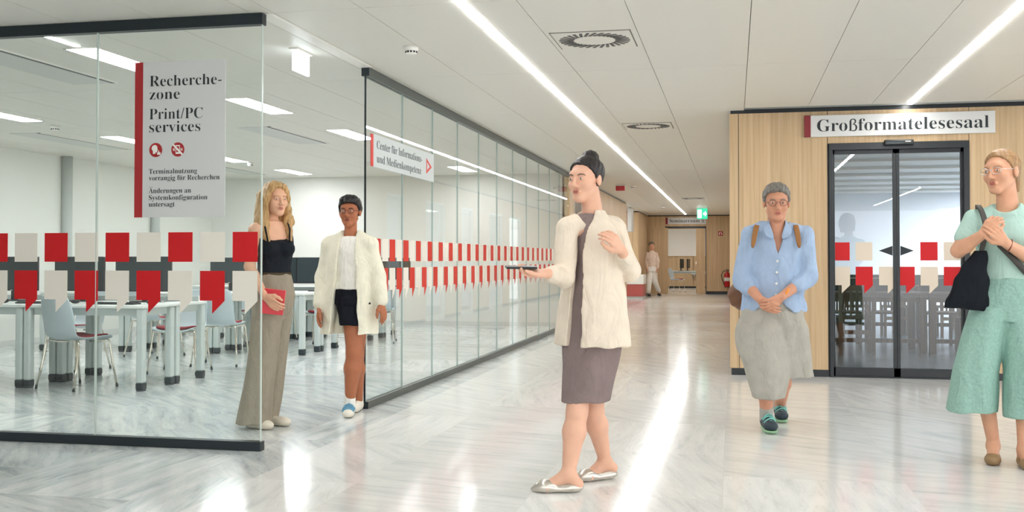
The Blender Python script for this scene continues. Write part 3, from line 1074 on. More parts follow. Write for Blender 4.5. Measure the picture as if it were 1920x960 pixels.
t = thing('counter', 'low counter with pale top and reddish front at the left corridor corner', 'counter', (-3.0, 31.4, 0))
MB().box(-0.35, 0.36, -0.4, 0.5, 0.06, 0.42).build('body', M['counter_red'], t)
MB().box(-0.35, 0.35, -0.38, 0.5, 0, 0.06).build('plinth', M['light_grey'], t)
MB().box(-0.37, 0.38, -0.42, 0.52, 0.42, 0.70, bev=0.005).build('top', M['white'], t)
t = thing('hanging_sign', 'pale hanging sign seen edge-on above the counter', 'sign', (-2.93, 29.8, 2.2))
MB().box(-0.02, 0.10, -0.3, 0.3, -0.25, 0.4).build('board', M['sign_silver'], t)
MB().box(-0.03, -0.02, -0.3, 0.3, -0.25, 0.4).build('red_end', M['sign_darkred'], t)
MB().box(0.03, 0.05, -0.2, 0.2, 0.4, 0.445).build('bracket', M['light_grey'], t)
t = thing('wall_panel', 'small framed opening high on the left oak wall behind the walking woman', 'panel', (PX + 0.03, 18.63, 2.0))
MB().box(0.0, 0.012, -0.42, -0.39, -0.4, 0.24).box(0.0, 0.012, 0.39, 0.42, -0.4, 0.24).box(0.0, 0.012, -0.42, 0.42, 0.21, 0.24).build('frame', M['light_grey'], t)
MB().box(0.0, 0.004, -0.39, 0.39, -0.4, 0.21).build('panel', M['oak_dark'], t)

# ------------------------------------------------------------------ research zone furniture
def make_table(w, dp):
    t_ = thing('desk', '', 'table')
    MB().box(-w / 2, w / 2, -dp / 2, dp / 2, 0.722, 0.745, bev=0.003).build('table_top', M['table_top'], t_)
    MB().box(-w / 2 + 0.09, w / 2 - 0.09, -dp / 2 + 0.05, -dp / 2 + 0.075, 0.655, 0.722).box(-w / 2 + 0.09, w / 2 - 0.09, dp / 2 - 0.075, dp / 2 - 0.05, 0.655, 0.722).box(-w / 2 + 0.05, -w / 2 + 0.075, -dp / 2 + 0.07, dp / 2 - 0.07, 0.655, 0.722).box(w / 2 - 0.075, w / 2 - 0.05, -dp / 2 + 0.07, dp / 2 - 0.07, 0.655, 0.722).build('apron', M['table_metal'], t_)
    for sx_ in (-1, 1):
        for sy_ in (-1, 1):
            cx, cy = sx_ * (w / 2 - 0.04), sy_ * (dp / 2 - 0.045)
            b_ = MB().box(cx - 0.034, cx + 0.034, cy - 0.034, cy + 0.034, 0.07, 0.722, bev=0.012)
            for q in (-0.012, 0.012):
                b_.box(cx + q - 0.002, cx + q + 0.002, cy - 0.0355, cy + 0.0355, 0.075, 0.70)
            lg = b_.build('leg', M['table_metal'], t_)
            MB().box(cx - 0.036, cx + 0.036, cy - 0.036, cy + 0.036, 0.012, 0.07, bev=0.008).lathe([(0.042, 0), (0.042, 0.012)], (cx, cy, 0), 16).build('foot', M['foot'], lg)
    return t_


TW, TD = 1.2, 0.56
desk0 = make_table(TW, TD)
first = True
col_ = {0: 'corridor end', 1: 'wall end'}
rows = [('first', 8.22), ('second', 11.70), ('third', 14.10)]
for rn, y0 in rows:
    for c in (0, 1, 2):
        for b in (0, 1):
            if c == 2 and rn != 'third':
                pass
            o = desk0 if first else copy_tree(desk0)
            first = False
            o.location = (-5.05 - TW / 2 - c * (TW + 0.004), y0 + TD / 2 + b * (TD + 0.004), 0)
            place = ['at the corridor end', 'one place in from the corridor', 'third from the corridor'][c]
            o['label'] = 'pale grey desk, %s half of the %s row, %s' % (['near', 'far'][b], rn, place)
            o['group'] = 'desks of the %s row' % rn


def make_chair():
    t_ = thing('chair', '', 'chair')
    prof = [(0.225, 0.415, 0.185), (0.20, 0.437, 0.205), (0.10, 0.440, 0.218), (0.0, 0.432, 0.222), (-0.10, 0.428, 0.218), (-0.165, 0.440, 0.208),
            (-0.205, 0.480, 0.198), (-0.23, 0.55, 0.198), (-0.252, 0.64, 0.200), (-0.272, 0.73, 0.196), (-0.29, 0.81, 0.176), (-0.296, 0.835, 0.150)]
    P = []
    for i, (y_, z_, w_) in enumerate(prof):
        back = min(1, max(0, (i - 5) / 2.5))
        row = []
        for k in range(13):
            u = -1 + k / 6
            row.append((u * w_ * 1.07, y_ + back * 0.045 * u * u, z_ + (1 - back) * 0.028 * abs(u) ** 3))
        P.append(row)
    sh = MB().grid(P).build('shell', M['shell'], t_)
    md = sh.modifiers.new('solid', 'SOLIDIFY')
    md.thickness = 0.009
    md.offset = -1
    ms = sh.modifiers.new('smooth', 'SUBSURF')
    ms.levels = ms.render_levels = 1
    P = []
    for (y_, z_, w_) in [(0.205, 0.452, 0.15), (0.19, 0.462, 0.185), (0.10, 0.464, 0.195), (0.0, 0.456, 0.198), (-0.09, 0.452, 0.19), (-0.13, 0.449, 0.16)]:
        P.append([((-1 + k / 4) * w_, y_, z_ + 0.018 * abs(-1 + k / 4) ** 3 - 0.004) for k in range(9)])
    pd = MB().grid(P).build('seat_pad', M['pad'], t_)
    md = pd.modifiers.new('solid', 'SOLIDIFY')
    md.thickness = 0.022
    md.offset = 0
    ms = pd.modifiers.new('smooth', 'SUBSURF')
    ms.levels = ms.render_levels = 2
    for sx_ in (-1, 1):
        for (ya, yb, yc) in ((0.08, 0.165, 0.225), (-0.05, -0.15, -0.235)):
            pts = [(0.06 * sx_, ya, 0.415), (0.14 * sx_, (ya + yb) / 2, 0.416), (0.19 * sx_, yb, 0.428), (0.207 * sx_, yb * 1.03, 0.420), (0.213 * sx_, yb * 1.06, 0.395), (0.232 * sx_, (yb + yc) / 2, 0.2), (0.25 * sx_, yc, 0.02)]
            lg = MB().tube(pts, 0.0095, 10).build('leg', M['chrome'], t_)
            MB().tube([(0.2495 * sx_, yc * 0.998, 0.025), (0.2515 * sx_, yc, 0.0)], 0.012, 10).build('foot', M['foot'], lg)
    return t_


chair0 = make_chair()
chs = [(-5.79, 8.37, -0.30, 'blue-grey shell chair seen from behind at the front desk, legs in full view'),
       (-5.50, 10.50, 0.15, 'blue-grey shell chair seen from behind at the second desk row, near the blonde woman'),
       (-6.98, 8.25, -0.5, 'blue-grey shell chair with red pad cut by the left edge of the photo'),
       (-6.75, 9.72, 2.9, 'shell chair with red seat facing the camera behind the wide left desk leg'),
       (-5.55, 9.72, 3.3, 'shell chair with red seat facing the camera behind the front desk corner'),
       (-5.35, 13.10, 3.2, 'shell chair with red seat facing the camera behind the second desk row'),
       (-6.55, 12.98, 3.0, 'shell chair facing the camera at the inner place behind the second desk row'),
       (-4.86, 13.78, 0.25, 'pale blue shell chair between the blonde woman and the woman in shorts'),
       (-6.75, 11.25, -0.2, 'shell chair seen from behind at the inner place of the second desk row'),
       (-6.35, 13.70, 0.1, 'shell chair seen from behind at the inner place of the third desk row')]
for i, (x, y, rz, lab) in enumerate(chs):
    o = chair0 if i == 0 else copy_tree(chair0)
    o.location = (x, y, 0)
    o.rotation_euler = (0, 0, rz)
    o['label'] = lab
    o['group'] = 'shell chairs in the research zone'


def make_monitor():
    t_ = thing('monitor', '', 'monitor')
    MB().box(-0.275, 0.275, -0.02, 0.02, 0.10, 0.435, bev=0.006).build('casing', M['bezel'], t_)
    MB().box(-0.268, 0.268, -0.0225, -0.0195, 0.115, 0.428).build('screen', M['screen'], t_)
    MB().box(-0.03, 0.03, 0.015, 0.05, 0.01, 0.28, bev=0.006).build('stand', M['bezel'], t_)
    MB().box(-0.12, 0.12, -0.06, 0.12, 0, 0.012, bev=0.004).build('stand_base', M['bezel'], t_)
    MB().box(-0.01, 0.01, -0.0232, -0.022, 0.103, 0.110).build('logo_strip', M['light_grey'], t_)
    return t_


mon0 = make_monitor()
mons = [(-6.95, 9.0, 0.05, 'dark monitor at the left edge of the front desk row'),
        (-6.22, 9.02, -0.05, 'dark monitor on the front desk row behind the leftmost red tailed sticker pair'),
        (-5.52, 9.0, 0.12, 'dark monitor on the front desk row nearest the corridor'),
        (-5.78, 12.55, -0.03, 'dark monitor on the second desk row, left of two side by side'),
        (-5.22, 12.55, 0.15, 'dark monitor on the second desk row at its corridor end'),
        (-6.45, 12.55, 0.0, 'dark monitor on the second desk row at its inner place'),
        (-5.80, 14.85, 0.0, 'dark monitor of the third desk row left of the blonde woman'),
        (-5.22, 14.5, 0.06, 'black monitor on the third desk row right beside the blonde woman'),
        (-4.98, 15.02, -0.5, 'angled black monitor behind the cream jacket, third desk row')]
for i, (x, y, rz, lab) in enumerate(mons):
    o = mon0 if i == 0 else copy_tree(mon0)
    o.location = (x, y, 0.745)
    o.rotation_euler = (0, 0, rz)
    o['label'] = lab
    o['group'] = 'monitors on the desks'
k0 = thing('keyboard', '', 'keyboard')
MB().box(-0.22, 0.22, -0.07, 0.07, 0, 0.014, bev=0.004).build('case', M['bezel'], k0)
mb = MB()
for r in range(5):
    for c in range(15):
        mb.box(-0.208 + c * 0.0278, -0.208 + c * 0.0278 + 0.023, -0.06 + r * 0.024, -0.06 + r * 0.024 + 0.02, 0.014, 0.020)
mb.build('keys', M['keys'], k0)
m0 = thing('computer_mouse', '', 'mouse')
MB().sphere((0, 0, 0.012), (0.033, 0.056, 0.022)).build('body', M['bezel'], m0)
MB().tube([(0, 0.05, 0.012), (0.02, 0.15, 0.006), (-0.02, 0.3, 0.006), (0.05, 0.42, 0.006)], 0.003, 6).build('cord', M['cable'], m0)
for i, (x, y, kx, lab) in enumerate([(-5.50, 8.50, 0.36, 'at the corridor end of the front desk'), (-6.28, 8.52, 0.36, 'behind the chair at the front desk'), (-6.98, 8.5, 0.33, 'at the left edge of the front desk')]):
    o = k0 if i == 0 else copy_tree(k0)
    o.location = (x, y, 0.745)
    o['label'] = 'dark keyboard lying ' + lab
    o['group'] = 'keyboards on the front desk'
    o = m0 if i == 0 else copy_tree(m0)
    o.location = (x + kx, y, 0.735 + 0.0)
    o.location.z = 0.757
    o['label'] = 'black mouse with cord ' + lab
    o['group'] = 'mice on the front desk'
for i, (y, lab) in enumerate([(9.36, 'front'), (12.84, 'second')]):
    t = thing('cable_tray', 'pale raised cable channel standing along the back of the %s desk row' % lab, 'cable channel', (-6.0, y - 0.06, 0.745))
    MB().box(-1.3, 0.9, -0.03, 0.03, 0, 0.05, bev=0.004).build('body', M['trough'], t)
    MB().box(-1.31, -1.3, -0.032, 0.032, 0, 0.052).box(0.9, 0.91, -0.032, 0.032, 0, 0.052).build('end_cap', M['table_top'], t)

# seminar room desk with monitors and chair
o = copy_tree(desk0)
o.location = (-1.86, 38.2, 0)
o['label'] = 'grey desk inside the seminar room doorway'
o['group'] = 'seminar room furniture'
for x, y, rz, lab in ((-1.84, 38.05, 1.42, 'near black monitor turned sideways on the seminar room desk'), (-1.62, 38.36, 1.46, 'far black monitor turned sideways on the seminar room desk')):
    o = copy_tree(mon0)
    o.location = (x, y, 0.745)
    o.rotation_euler = (0, 0, rz)
    o['label'] = lab
    o['group'] = 'seminar room monitors'
o = copy_tree(chair0)
o.location = (-2.0, 37.55, 0)
o.rotation_euler = (0, 0, -1.9)
o['label'] = 'shell chair with red pad at the seminar room desk'
o['group'] = 'seminar room furniture'

# ------------------------------------------------------------------ reading room furniture
def make_rtable(w, dp):
    t_ = thing('reading_table', '', 'table')
    MB().box(-w / 2, w / 2, -dp / 2, dp / 2, 0.715, 0.745, bev=0.004).build('table_top', M['oak_dark'], t_)
    MB().box(-w / 2 + 0.03, w / 2 - 0.03, -dp / 2 + 0.03, -dp / 2 + 0.055, 0.63, 0.715).box(-w / 2 + 0.03, w / 2 - 0.03, dp / 2 - 0.055, dp / 2 - 0.03, 0.63, 0.715).build('apron', M['oak_dark'], t_)
    for sx_ in (-1, 1):
        for sy_ in (-1, 1):
            cx, cy = sx_ * (w / 2 - 0.045), sy_ * (dp / 2 - 0.045)
            MB().box(cx - 0.04, cx + 0.04, cy - 0.04, cy + 0.04, 0, 0.715, bev=0.004).build('leg', M['oak_dark'], t_)
    MB().box(-w / 2 + 0.08, w / 2 - 0.08, -0.02 - dp / 2 + 0.045, 0.02 - dp / 2 + 0.045, 0.13, 0.18).build('stretcher', M['oak_dark'], t_)
    return t_


rt0 = make_rtable(1.16, 0.9)
rl = [(1.72, 13.9, 'oak reading table just inside the left door leaf'), (2.90, 13.9, 'oak reading table just inside the right door leaf'),
      (2.0, 17.3, 'second oak reading table behind the left door leaf'), (3.3, 17.3, 'second oak reading table behind the right door leaf'), (3.9, 21.0, 'farthest oak reading table behind the door')]
for i, (x, y, lab) in enumerate(rl):
    o = rt0 if i == 0 else copy_tree(rt0)
    o.location = (x, y, 0)
    o['label'] = lab
    o['group'] = 'reading room tables'


for i, (x, y, nm) in enumerate([(1.72, 14.32, 'near left'), (2.90, 14.32, 'near right'), (2.0, 17.72, 'second left'), (3.3, 17.72, 'second right')]):
    t = thing('desk_divider', 'low dark divider along the back edge of the %s reading table' % nm, 'divider', (x, y, 0.745), group='reading table dividers')
    MB().box(-0.52, 0.52, -0.012, 0.012, 0.0, 0.16, bev=0.003).build('panel', M['bezel'], t)
    MB().box(-0.52, 0.52, -0.014, 0.014, 0.16, 0.168).build('cap_rail', M['light_grey'], t)


def make_rchair():
    t_ = thing('slat_back_chair', '', 'chair')
    MB().box(-0.21, 0.21, -0.21, 0.21, 0.43, 0.46, bev=0.006).build('seat', M['oak_dark'], t_)
    for sx_ in (-1, 1):
        MB().box(sx_ * 0.19 - 0.02, sx_ * 0.19 + 0.02, 0.17, 0.21, 0, 0.43).build('leg', M['oak_dark'], t_)
        MB().box(sx_ * 0.19 - 0.02, sx_ * 0.19 + 0.02, -0.21, -0.17, 0, 0.84).build('leg', M['oak_dark'], t_)
    MB().box(-0.19, 0.19, -0.205, -0.18, 0.78, 0.84).build('top_rail', M['oak_dark'], t_)
    MB().box(-0.19, 0.19, -0.205, -0.18, 0.25, 0.30).build('stretcher', M['oak_dark'], t_)
    for k in range(5):
        MB().box(-0.14 + k * 0.07 - 0.012, -0.14 + k * 0.07 + 0.012, -0.20, -0.185, 0.46, 0.78).build('slat', M['oak_dark'], t_)
    return t_


rc0 = make_rchair()
rcs = [(1.45, 13.35, 0.0, 'oak slat-back chair tucked under the near table behind the left door leaf'), (1.95, 14.7, 3.14, 'oak slat-back chair on the far side of the near left table'),
       (2.65, 14.7, 3.14, 'oak slat-back chair on the far side of the near right table, left place'), (3.15, 14.7, 3.14, 'oak slat-back chair on the far side of the near right table, right place'),
       (1.8, 16.6, 0.0, 'oak slat-back chair at the second table behind the left door leaf'), (2.4, 16.6, 0.0, 'oak slat-back chair at the right place of the second left table'),
       (3.2, 16.6, 0.0, 'oak slat-back chair at the second table behind the right door leaf'), (3.7, 18.0, 3.14, 'oak slat-back chair on the far side of the second right table'),
       (2.85, 13.35, 0.0, 'oak slat-back chair tucked under the near table behind the right door leaf'), (1.45, 14.7, 3.14, 'oak slat-back chair behind the bottom left corner of the door glass')]
for i, (x, y, rz, lab) in enumerate(rcs):
    o = rc0 if i == 0 else copy_tree(rc0)
    o.location = (x, y, 0)
    o.rotation_euler = (0, 0, rz)
    o['label'] = lab
    o['group'] = 'reading room chairs'
bookcols = [(40, 60, 90), (160, 150, 140), (90, 40, 40), (200, 195, 185), (60, 66, 70), (120, 110, 90)]
bm_ = [mat('book_cover_%d' % i, c, 0.6) for i, c in enumerate(bookcols)]
for i, (x, h_, cm) in enumerate([(2.72, .26, 0), (2.77, .22, 1), (2.81, .29, 2), (2.86, .24, 3), (2.92, .20, 4), (1.62, .27, 4), (1.67, .23, 0), (1.72, .25, 5)]):
    nm = ['blue', 'grey', 'dark red', 'cream', 'charcoal', 'charcoal', 'blue', 'tan'][i]
    t = thing('book', '%s book standing on the %s reading table near the divider' % (nm, 'right' if i < 5 else 'left'), 'book', (x, 14.15, 0.745), group='books on the reading tables')
    MB().box(-0.02, 0.02, -0.09, 0.09, 0, h_, bev=0.002).build('cover', bm_[cm], t)
    MB().box(-0.017, 0.017, -0.085, 0.091, 0.003, h_ + 0.0005).build('pages', M['white'], t)
for i, (x, y) in enumerate([(5.6, 14.0), (5.0, 17.0), (6.4, 17.0), (5.0, 20.0), (6.4, 20.0), (5.7, 22.6), (6.5, 23.6)]):  # added panels, kept out of view, that brighten the reading room
    t = thing('ceiling_light_panel', 'added unseen fill light panel brightening the reading room', 'ceiling light', (x, y, H), group='added fill light panels of the reading room')
    MB().box(-0.62, 0.62, -0.16, 0.16, -0.008, 0.012).build('housing', M['white'], t)
    MB().box(-0.6, 0.6, -0.14, 0.14, -0.012, -0.007).build('diffuser', M['read_fill'], t)
# ------------------------------------------------------------------ people: bodies and clothes as smooth implicit surfaces
class Vol:
    def __init__(s, lo, hi, h):
        s.lo = np.array(lo, np.float32)
        s.h = h
        s.n = np.ceil((np.array(hi) - s.lo) / h).astype(int) + 1
        s.ax = [s.lo[i] + h * np.arange(s.n[i], dtype=np.float32) for i in range(3)]
        s.F = np.full(tuple(s.n), 0.5, np.float32)

    def sl(s, lo, hi):
        a = np.clip(np.floor((np.array(lo) - s.lo) / s.h).astype(int), 0, s.n)
        b = np.clip(np.ceil((np.array(hi) - s.lo) / s.h).astype(int) + 1, 0, s.n)
        q = tuple(slice(int(a[i]), int(b[i])) for i in range(3))
        X = s.ax[0][q[0]][:, None, None]
        Y = s.ax[1][q[1]][None, :, None]
        Z = s.ax[2][q[2]][None, None, :]
        return q, X, Y, Z

    def mix(s, q, d, k, sub=False):
        f = s.F[q]
        if f.size == 0:
            return
        if sub:
            d = -d
            if k <= 0:
                s.F[q] = np.maximum(f, d)
            else:
                t = np.clip(0.5 - 0.5 * (f - d) / k, 0, 1)
                s.F[q] = f * (1 - t) + d * t + k * t * (1 - t)
            return
        if k <= 0:
            s.F[q] = np.minimum(f, d)
        else:
            t = np.clip(0.5 + 0.5 * (f - d) / k, 0, 1)
            s.F[q] = f * (1 - t) + d * t - k * t * (1 - t)

    def cap(s, a, b, ra, rb=None, k=0.015, sub=False, flat=None):
        rb = ra if rb is None else rb
        a, b = np.array(a, float), np.array(b, float)
        m = max(ra, rb) + k + 3 * s.h
        q, X, Y, Z = s.sl(np.minimum(a, b) - m, np.maximum(a, b) + m)
        ab = b - a
        L2 = max(float(ab @ ab), 1e-9)
        t = np.clip(((X - a[0]) * ab[0] + (Y - a[1]) * ab[1] + (Z - a[2]) * ab[2]) / L2, 0, 1)
        d = np.sqrt((X - a[0] - t * ab[0]) ** 2 + (Y - a[1] - t * ab[1]) ** 2 + (Z - a[2] - t * ab[2]) ** 2) - (ra + (rb - ra) * t)
        s.mix(q, d.astype(np.float32), k, sub)

    def chain(s, pts, rs, k=0.015):
        for i in range(len(pts) - 1):
            s.cap(pts[i], pts[i + 1], rs[i], rs[i + 1], k)

    def ell(s, c, r, k=0.015, R=None, sub=False):
        c, r = np.array(c, float), np.array(r, float)
        m = r.max() + k + 3 * s.h
        q, X, Y, Z = s.sl(c - m, c + m)
        dx, dy, dz = X - c[0], Y - c[1], Z - c[2]
        if R is not None:
            dx, dy, dz = (dx * R[0, i] + dy * R[1, i] + dz * R[2, i] for i in range(3))
        k0 = np.sqrt((dx / r[0]) ** 2 + (dy / r[1]) ** 2 + (dz / r[2]) ** 2)
        k1 = np.sqrt((dx / r[0] ** 2) ** 2 + (dy / r[1] ** 2) ** 2 + (dz / r[2] ** 2) ** 2) + 1e-6
        s.mix(q, (k0 * (k0 - 1) / k1).astype(np.float32), k, sub)

    def loft(s, rows, yaw=0.0, k=0.015, folds=(), sub=False, cut=None, sq=2.0):
        """rows: (z, cx, cy, rx, ry) from low to high; folds: (count, amplitude at low z, amplitude at high z, phase, twist)"""
        R = np.array(rows, float)
        R = R[np.argsort(R[:, 0])]
        zf = np.linspace(R[0, 0], R[-1, 0], 160)
        P = [np.interp(zf, R[:, 0], R[:, i]) for i in range(1, 5)]
        w = np.exp(-0.5 * (np.arange(-10, 11) / 4.5) ** 2)
        w /= w.sum()
        P = [np.convolve(np.pad(p, 10, mode='reflect', reflect_type='odd'), w, 'valid') for p in P]
        rm = max(P[2].max(), P[3].max()) * 1.25 + k + 3 * s.h
        q, X, Y, Z = s.sl((P[0].min() - rm, P[1].min() - rm, R[0, 0] - 0.03), (P[0].max() + rm, P[1].max() + rm, R[-1, 0] + 0.03))
        z1 = Z[0, 0, :]
        cx, cy, rx, ry = (np.interp(z1, zf, p).astype(np.float32)[None, None, :] for p in P)
        c, sn = math.cos(yaw), math.sin(yaw)
        dx, dy = X - cx, Y - cy
        u, v = dx * c + dy * sn, -dx * sn + dy * c
        f = 1.0
        if folds:
            th = np.arctan2(v / ry, u / rx)
            tt = ((Z - R[0, 0]) / (R[-1, 0] - R[0, 0])).astype(np.float32)
            f = 0
            for (n, a0, a1, ph, tw) in folds:
                f = f + (a0 + (a1 - a0) * np.clip(tt, 0, 1)) * np.sin(n * th + ph + tw * tt)
            f = 1 + f
        if sq == 2.0:
            rr = np.sqrt((u / (rx * f)) ** 2 + (v / (ry * f)) ** 2)
        else:
            rr = (np.abs(u / (rx * f)) ** sq + np.abs(v / (ry * f)) ** sq) ** (1 / sq)
        d = (rr - 1) * np.minimum(rx, ry)
        d = np.maximum(d, np.maximum(R[0, 0] - Z, Z - R[-1, 0]))
        if cut is not None:
            d = np.maximum(d, cut(u, v, Z + 0 * u, X + 0 * u, Y + 0 * u))
        s.mix(q, d.astype(np.float32), k, sub)

    def cutf(s, fn, lo=None, hi=None):
        """keep only where fn <= 0"""
        q, X, Y, Z = s.sl(s.lo if lo is None else lo, s.lo + s.h * s.n if hi is None else hi)
        s.F[q] = np.maximum(s.F[q], fn(X, Y, Z).astype(np.float32))

    def wrinkle(s, amp, fx, fy, fz, ph=0.0):
        X, Y, Z = (s.ax[0][:, None, None], s.ax[1][None, :, None], s.ax[2][None, None, :])
        wv = np.sin(X * fx + 1.7 * np.sin(Z * fz * 0.43 + ph) + ph) * np.sin(Z * fz + 1.3 * np.sin(X * fx * 0.6 + Y * fy * 0.5) + 2.1 * ph) + 0.6 * np.sin(X * fx * 1.9 - Z * fz * 1.4 + Y * fy + ph)
        s.F += (amp * wv).astype(np.float32)

    def mesh(s, name, m, parent=None):
        F = s.F
        F = np.pad(F, 1, constant_values=0.5)
        lo = s.lo - s.h
        S_ = F < 0
        n = np.array(F.shape)
        cnt = np.zeros(n - 1, np.uint8)
        for i in (0, 1):
            for j in (0, 1):
                for k in (0, 1):
                    cnt += S_[i:n[0] - 1 + i, j:n[1] - 1 + j, k:n[2] - 1 + k]
        act = (cnt > 0) & (cnt < 8)
        I = np.argwhere(act)
        if len(I) == 0:
            return None
        idx = np.full(n - 1, -1, np.int32)
        idx[act] = np.arange(len(I))
        cor = [(i, j, k) for i in (0, 1) for j in (0, 1) for k in (0, 1)]
        val = {c: F[I[:, 0] + c[0], I[:, 1] + c[1], I[:, 2] + c[2]] for c in cor}
        acc = np.zeros((len(I), 3), np.float64)
        num = np.zeros(len(I))
        for c in cor:
            for a in range(3):
                if c[a] == 0:
                    e = list(c)
                    e[a] = 1
                    v0, v1 = val[c], val[tuple(e)]
                    x = (v0 < 0) != (v1 < 0)
                    t = np.where(x, v0 / np.where(x, v0 - v1, 1), 0)
                    p = np.zeros((len(I), 3)) + np.array(c, float)
                    p[:, a] += t
                    acc += p * x[:, None]
                    num += x
        V = lo + s.h * (I + acc / num[:, None])
        quads = []
        for a in range(3):
            b, c = (a + 1) % 3, (a + 2) % 3
            s0 = [slice(None)] * 3
            s1 = [slice(None)] * 3
            s0[a] = slice(0, n[a] - 1)
            s1[a] = slice(1, n[a])
            A, B = S_[tuple(s0)], S_[tuple(s1)]
            E_ = np.argwhere(A != B)
            E_ = E_[(E_[:, b] > 0) & (E_[:, c] > 0) & (E_[:, b] < n[b] - 1) & (E_[:, c] < n[c] - 1)]
            ins = A[E_[:, 0], E_[:, 1], E_[:, 2]]
            eb = np.zeros(3, int)
            eb[b] = 1
            ec = np.zeros(3, int)
            ec[c] = 1
            g = lambda O: idx[O[:, 0], O[:, 1], O[:, 2]]
            qd = np.stack([g(E_ - eb - ec), g(E_ - ec), g(E_), g(E_ - eb)], 1)
            qd[~ins] = qd[~ins][:, ::-1]
            quads.append(qd)
        Q = np.vstack(quads)
        Q = Q[(Q >= 0).all(1)]
        me = bpy.data.meshes.new(name)
        me.vertices.add(len(V))
        me.vertices.foreach_set('co', V.astype(np.float32).ravel())
        me.loops.add(len(Q) * 4)
        me.loops.foreach_set('vertex_index', Q.astype(np.int32).ravel())
        me.polygons.add(len(Q))
        me.polygons.foreach_set('loop_start', np.arange(0, len(Q) * 4, 4, dtype=np.int32))
        me.polygons.foreach_set('use_smooth', np.ones(len(Q), bool))
        me.update(calc_edges=True)
        me.materials.append(m)
        o = bpy.data.objects.new(name, me)
        COL.objects.link(o)
        o.parent = parent
        return o


def rot(yaw, pitch=0.0, roll=0.0):
    """columns: right (the person's left), back, up; yaw 0 faces the camera side (-y), positive turns to +x; pitch > 0 looks down"""
    m = Matrix.Rotation(yaw, 3, 'Z') @ Matrix.Rotation(pitch, 3, 'X') @ Matrix.Rotation(roll, 3, 'Y')
    return np.array(m)


class Person:
    def __init__(s, name_label, ref, px0, py0):
        """ref: distance plane Y; (px0,py0): a point under the figure; joints are read off along the sight line at that plane and kept as metres from the figure's base"""
        s.Yd = ref
        s.F = np.array([-math.sin(YAW) * math.cos(PITCH), math.cos(YAW) * math.cos(PITCH), math.sin(PITCH)])
        s.R = np.array([math.cos(YAW), math.sin(YAW), 0])
        s.U = np.cross(s.R, s.F)
        s.base = np.array([0, 0, 0.0])
        b = s.J(px0, py0)
        s.base = np.array([b[0], ref, 0.0])
        s.root = thing('person', name_label, 'person', s.base)

    def J(s, px, py, dy=0.0):
        d = s.F + s.R * (px - 960) / FPX - s.U * (py - CYP) / FPX
        return EYE + d * (s.Yd + dy) / d[1] - s.base

    def Jz(s, px, z, dy=0.0):
        p = s.J(px, 487, dy)
        return np.array([p[0], p[1], z])

    def px(s, dy=0.0):
        return (s.Yd + dy) / FPX / math.cos(YAW) * 0.98


def build_head(v, c, M_, sc=1.0, neck=None, fem=1.0):
    """skull, jaw, nose, brow, lips, ears and neck blended into a body volume"""
    def P(x, y, z):
        return c + M_ @ (np.array([x, y, z]) * sc)
    def e(p, r, k, sub=False):
        v.ell(P(*p), np.array(r) * sc, k * sc, M_, sub)
    if neck is not None:
        v.cap(P(0, 0.034, -0.045), neck, 0.047 * sc * fem, 0.053 * sc * fem, 0.012)
    e((0, 0.016, 0.032), (0.074, 0.092, 0.080), 0.005)
    e((0, -0.028, -0.034), (0.058, 0.060, 0.076), 0.03)
    for sg in (-1, 1):
        v.cap(P(sg * 0.048, 0.0, -0.052), P(sg * 0.014, -0.066, -0.093), 0.016 * sc, 0.017 * sc, 0.02 * sc)
    e((0, -0.068, -0.096), (0.022, 0.019, 0.017), 0.02)
    e((0, -0.070, 0.030), (0.050, 0.020, 0.022), 0.02)
    for sg in (-1, 1):
        e((sg * 0.041, -0.058, -0.026), (0.022, 0.022, 0.024), 0.02)
        e((sg * 0.031, -0.100, 0.006), (0.017, 0.018, 0.012), 0.010, True)
        e((sg * 0.031, -0.078, 0.005), (0.0155, 0.0125, 0.0115), 0.004)
        e((sg * 0.076, 0.010, -0.004), (0.010, 0.019, 0.031), 0.006)
        e((sg * 0.011, -0.098, -0.034), (0.009, 0.011, 0.008), 0.006)
    v.cap(P(0, -0.086, 0.012), P(0, -0.108, -0.029), 0.008 * sc, 0.0115 * sc, 0.010)
    v.cap(P(-0.017, -0.088, -0.061), P(0.017, -0.088, -0.061), 0.0075 * sc, None, 0.008)
    e((0, -0.0955, -0.0605), (0.018, 0.004, 0.0015), 0.003, True)


